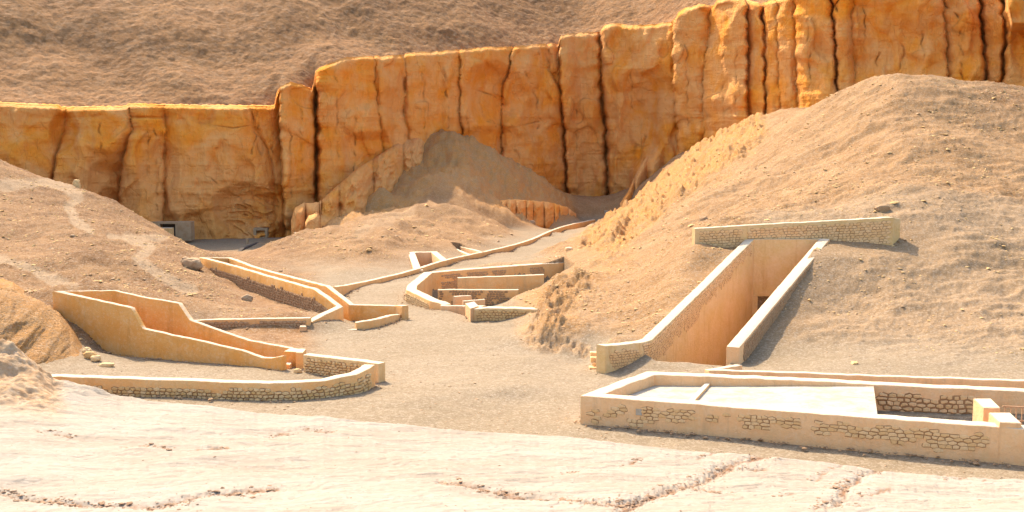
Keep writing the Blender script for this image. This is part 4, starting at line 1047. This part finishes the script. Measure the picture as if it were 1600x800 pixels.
bluff('rock_bluff', [(496,368,330,163),(505,367,312,165),(530,362,290,168),(560,356,264,173),(590,345,245,180),(620,325,226,187),(650,300,212,193),(668,285,212,196)], 'large rounded orange rock shoulder left of the shaded central mound', M_cliff,
      [470,532,585,632,690], 2.2, 9, 7, 8., crackd=.1, n=260, m=90, rough=2.4)
bluff('rock_bluff', [(968,330,318,206),(980,330,300,210),(992,325,272,214),(1003,320,252,217),(1020,310,231,220),(1040,300,213,222),(1058,280,203,222),(1078,270,212,222)], 'golden domed rock spur rising behind the left ridge of the right mound', M_cliff,
      [966,990,1012,1040,1080], 1.6, 6, 8, 3., crackd=.4)
bluff('rock_outcrop', [(-70,612,452,54.5),(-20,610,456,55),(0,608,459,55.2),(30,606,466,55.5),(60,604,476,56),(90,600,497,56.2),(110,595,520,56.2),(127,590,545,56.2),(136,586,572,56.2)],
      'bulging tan and orange rock outcrop at the left edge beside the nearer corridor', M_ground, [-75,20,104,138], .4, 5, 9, 5.5, crackd=.02, rough=1.25, rockv=.65, n=240, m=90)
bluff('rock_outcrop', [(-60,490,436,66),(0,480,440,67),(18,476,444,67),(34,474,458,67),(42,472,468,67)], 'small orange rock knob on the left hill above the large outcrop', M_ground, [-62,-10,42], .5, 3, 11, 1.5, crackd=.1, rough=.5, n=80, m=30)

# boulders
G_ = 'loose rocks on the slopes'
for (px, py, d, sx, sy, sz, seed, lab, rz) in [
  (1101,331,90,.48,.45,.62,21,'single squarish block standing on the right mound up left of the retaining wall',.3),
  (386,466,82.5,.38,.3,.3,22,'pale rock in the shadow below the farther left corridor',.2),
  (300,424,97.5,.95,.6,.55,23,'tilted flat rock slab beside the upper end of the farther left corridor',-.4),
  (290,421,99,.4,.4,.35,24,'smaller rock just left of the tilted flat slab on the left hill',.4),
  (120,291,139,.45,.45,.75,25,'small upright rock on the crest of the left hill',.1),
  (141,560,58.8,.32,.25,.2,26,'larger pale rock in the pile beside the left outcrop',.2),
  (150,566,58.4,.28,.22,.16,27,'low pale rock at the right of the pile beside the left outcrop',.9),
  (136,552,59.5,.26,.22,.2,28,'uppermost rock in the pile beside the left outcrop',1.4),
  (166,579,57.4,.42,.2,.12,29,'flat slab of rock lying on the sand below the nearer left corridor',.1),
  (1210,478,66.6,.3,.25,.25,30,'grey rock in the shadow outside the right wall of the big tomb entrance',.4),
  (465,574,57,.22,.18,.14,31,'pale rock at the open end of the nearer left corridor',.2),
  (832,357,186.5,.5,.4,.35,32,'pale boulder at the foot of the orange rock columns',.2),
  (1378,321,81,.55,.3,.3,33,'brownish boulder on the mound above the retaining wall',.2),
  (1120,322,88,.35,.3,.25,34,'small rock on the mound right of the single squarish block',.7)]:
    boulder(px, py, d, sx, sy, sz, seed, lab, M_st_k if seed in (25, 26, 27, 28, 29, 31) else M_st_b, rz, G_, rough=.28, flat=.4 if seed in (23, 29, 21) else .1)

# ------------------------------------------------------------------ scattered stones (nobody could count them)
def ico():
    import bmesh
    bm = bmesh.new(); bmesh.ops.create_icosphere(bm, subdivisions=1, radius=1)
    V = np.array([v.co[:] for v in bm.verts]); Fc = np.array([[v.index for v in f.verts] for f in bm.faces]); bm.free(); return V, Fc
IV, IF = ico()
def scatter(name, pos, size, mat, label, seed, flat=.6, emb=.25):
    r = np.random.RandomState(seed); n = len(pos)
    # crude 12-point stones with jittered corners
    V = IV[None]*(1+.32*r.normal(size=(n, len(IV), 1)).clip(-1.4, 1.4))
    sc_ = size[:, None]*np.column_stack([r.uniform(.7, 1.4, n), r.uniform(.6, 1.1, n), r.uniform(.5, .9, n)*flat])
    V = V*sc_[:, None, :]; a = r.uniform(0, 6.28, n); c_, s_ = np.cos(a)[:, None], np.sin(a)[:, None]
    X_2 = V[..., 0]*c_-V[..., 1]*s_; Y_2 = V[..., 0]*s_+V[..., 1]*c_
    Vf = np.stack([X_2, Y_2, V[..., 2]], -1)+pos[:, None, :]; Vf[..., 2] += (sc_[:, 2]*(1-emb*2))[:, None]*.6
    Q_ = (IF[None]+np.arange(n)[:, None, None]*len(IV)).reshape(-1, 3)
    me = mesh_np(name, Vf.reshape(-1, 3), Q_, mat, False)
    return tag(link(name, me), label, kind='stuff')
def surf(nwant, sel, seed, ppow=1.0):
    """random points on the ground sheet, even per picture area"""
    r = np.random.RandomState(seed); R_, C_ = X.shape
    i = r.randint(0, R_-1, nwant*6); j = r.randint(0, C_-1, nwant*6)
    ok_ = sel[i, j] > r.uniform(0, 1, len(i)); i, j = i[ok_][:nwant], j[ok_][:nwant]
    a, b = r.uniform(0, 1, len(i)), r.uniform(0, 1, len(i))
    f = lambda M: M[i, j]*(1-a)*(1-b)+M[i, j+1]*(1-a)*b+M[i+1, j]*a*(1-b)+M[i+1, j+1]*a*b
    return np.stack([f(X), f(Y), f(Z)], -1)
pit = np.zeros(X.shape, bool)
for p_, zf_, w_ in PITS: pit |= inside(X, Y, p_)
ax_poly = [(2.8, 46.2), (6, 50.6), (24, 47), (24, 38)]
free = ~pit & ~inside(X, Y, ax_poly)
vis = (pxg > -60) & (pxg < 1660) & (Y < 160) & free
clump = np.clip(.35+1.3*fbm(X/5, Y/5, 9, 3), 0, 1)
pp = surf(11000, vis*hill*clump, 41); sz = np.exp(rs.normal(-2.85, .45, len(pp))).clip(.03, .3)*(.6+pp[:, 1]/170)
scatter('loose_stones', pp, sz, M_st_k, 'pale loose stones littering the gravel mounds', 42)
pp = surf(6000, vis*(hill*(.3+.7*brown))*clump, 43); sz = np.exp(rs.normal(-2.85, .45, len(pp))).clip(.03, .3)*(.6+pp[:, 1]/170)
scatter('brown_stones', pp, sz, M_st_b, 'brown loose stones littering the hills', 44)
pp = surf(5000, vis*(1-hill)*.6, 45); sz = np.exp(rs.normal(-3.5, .4, len(pp))).clip(.012, .09)
scatter('gravel_stones', pp, sz, M_st_b, 'small dark gravel stones on the valley floor', 46)
# rubble and drift stones along the feet of the walls
fp = []; r = np.random.RandomState(61)
for nm_, raw, t_, dp_ in FEET:
    if nm_ in ('inner_wall', 'threshold_kerb', 'pit_wall', 'side_wall', 'ramp_wall', 'ramp_kerb'): continue
    for a, b in zip(raw[:-1], raw[1:]):
        L = np.linalg.norm((b-a)[:2]); d_ = (b-a)[:2]/max(L, 1e-6); n_ = np.array([-d_[1], d_[0]])*(-1 if t_ > 0 else 1)
        for _ in range(int(L*9)):
            k_ = r.uniform(); off = abs(r.normal())*.28+.02
            fp.append((a[:2]+(b-a)[:2]*k_+n_*off))
fp = np.array(fp); fz = terrain(fp[:, 0], fp[:, 1])
scatter('wall_foot_rubble', np.column_stack([fp, fz+.02]), np.exp(r.normal(-3.1, .5, len(fp))).clip(.015, .13), M_st_b, 'small rubble and grit lying along the feet of the walls', 62)
# flakes on the shelf
M_chip = mat_stone('broken_chip', (.21, .11, .055), (.36, .25, .165), (.26, .145, .08))
r = np.random.RandomState(50); pos = []; sz = []
for pts, hgt in SC:
    L = sum(math.hypot(b[0]-a[0], (b[1]-a[1])*2) for a, b in zip(pts[:-1], pts[1:]))
    cl_ = r.uniform(0, 1, 7)
    for _ in range(int(L*(.2+hgt*9))):
        k_ = r.randint(len(pts)-1); t_ = r.uniform() if r.uniform() < .45 else float(np.clip(cl_[r.randint(7)]+r.normal()*.06, 0, 1)); a, b = pts[k_], pts[k_+1]
        sp = 2+70*hgt
        pos.append(shelf_z(a[0]+(b[0]-a[0])*t_+r.normal()*sp*1.5, a[1]+(b[1]-a[1])*t_+r.normal()*sp*.4)); sz.append(math.exp(r.normal(-3.6, .6)))
for _ in range(1000):
    pos.append(shelf_z(r.uniform(-20, 1620), 640+165*r.uniform()**.8)); sz.append(math.exp(r.normal(-4.3, .5)))
pos = np.array(pos); ok_ = pos[:, 1] < 60
scatter('rock_chips', pos[ok_], np.array(sz)[ok_].clip(.008, .10), M_chip, 'reddish brown chips and flakes of rock along the seams of the pale shelf', 51, flat=.45)
print('tris', sum(len(o.data.loop_triangles) or len(o.data.polygons)*2 for o in C.objects if o.type == 'MESH'))
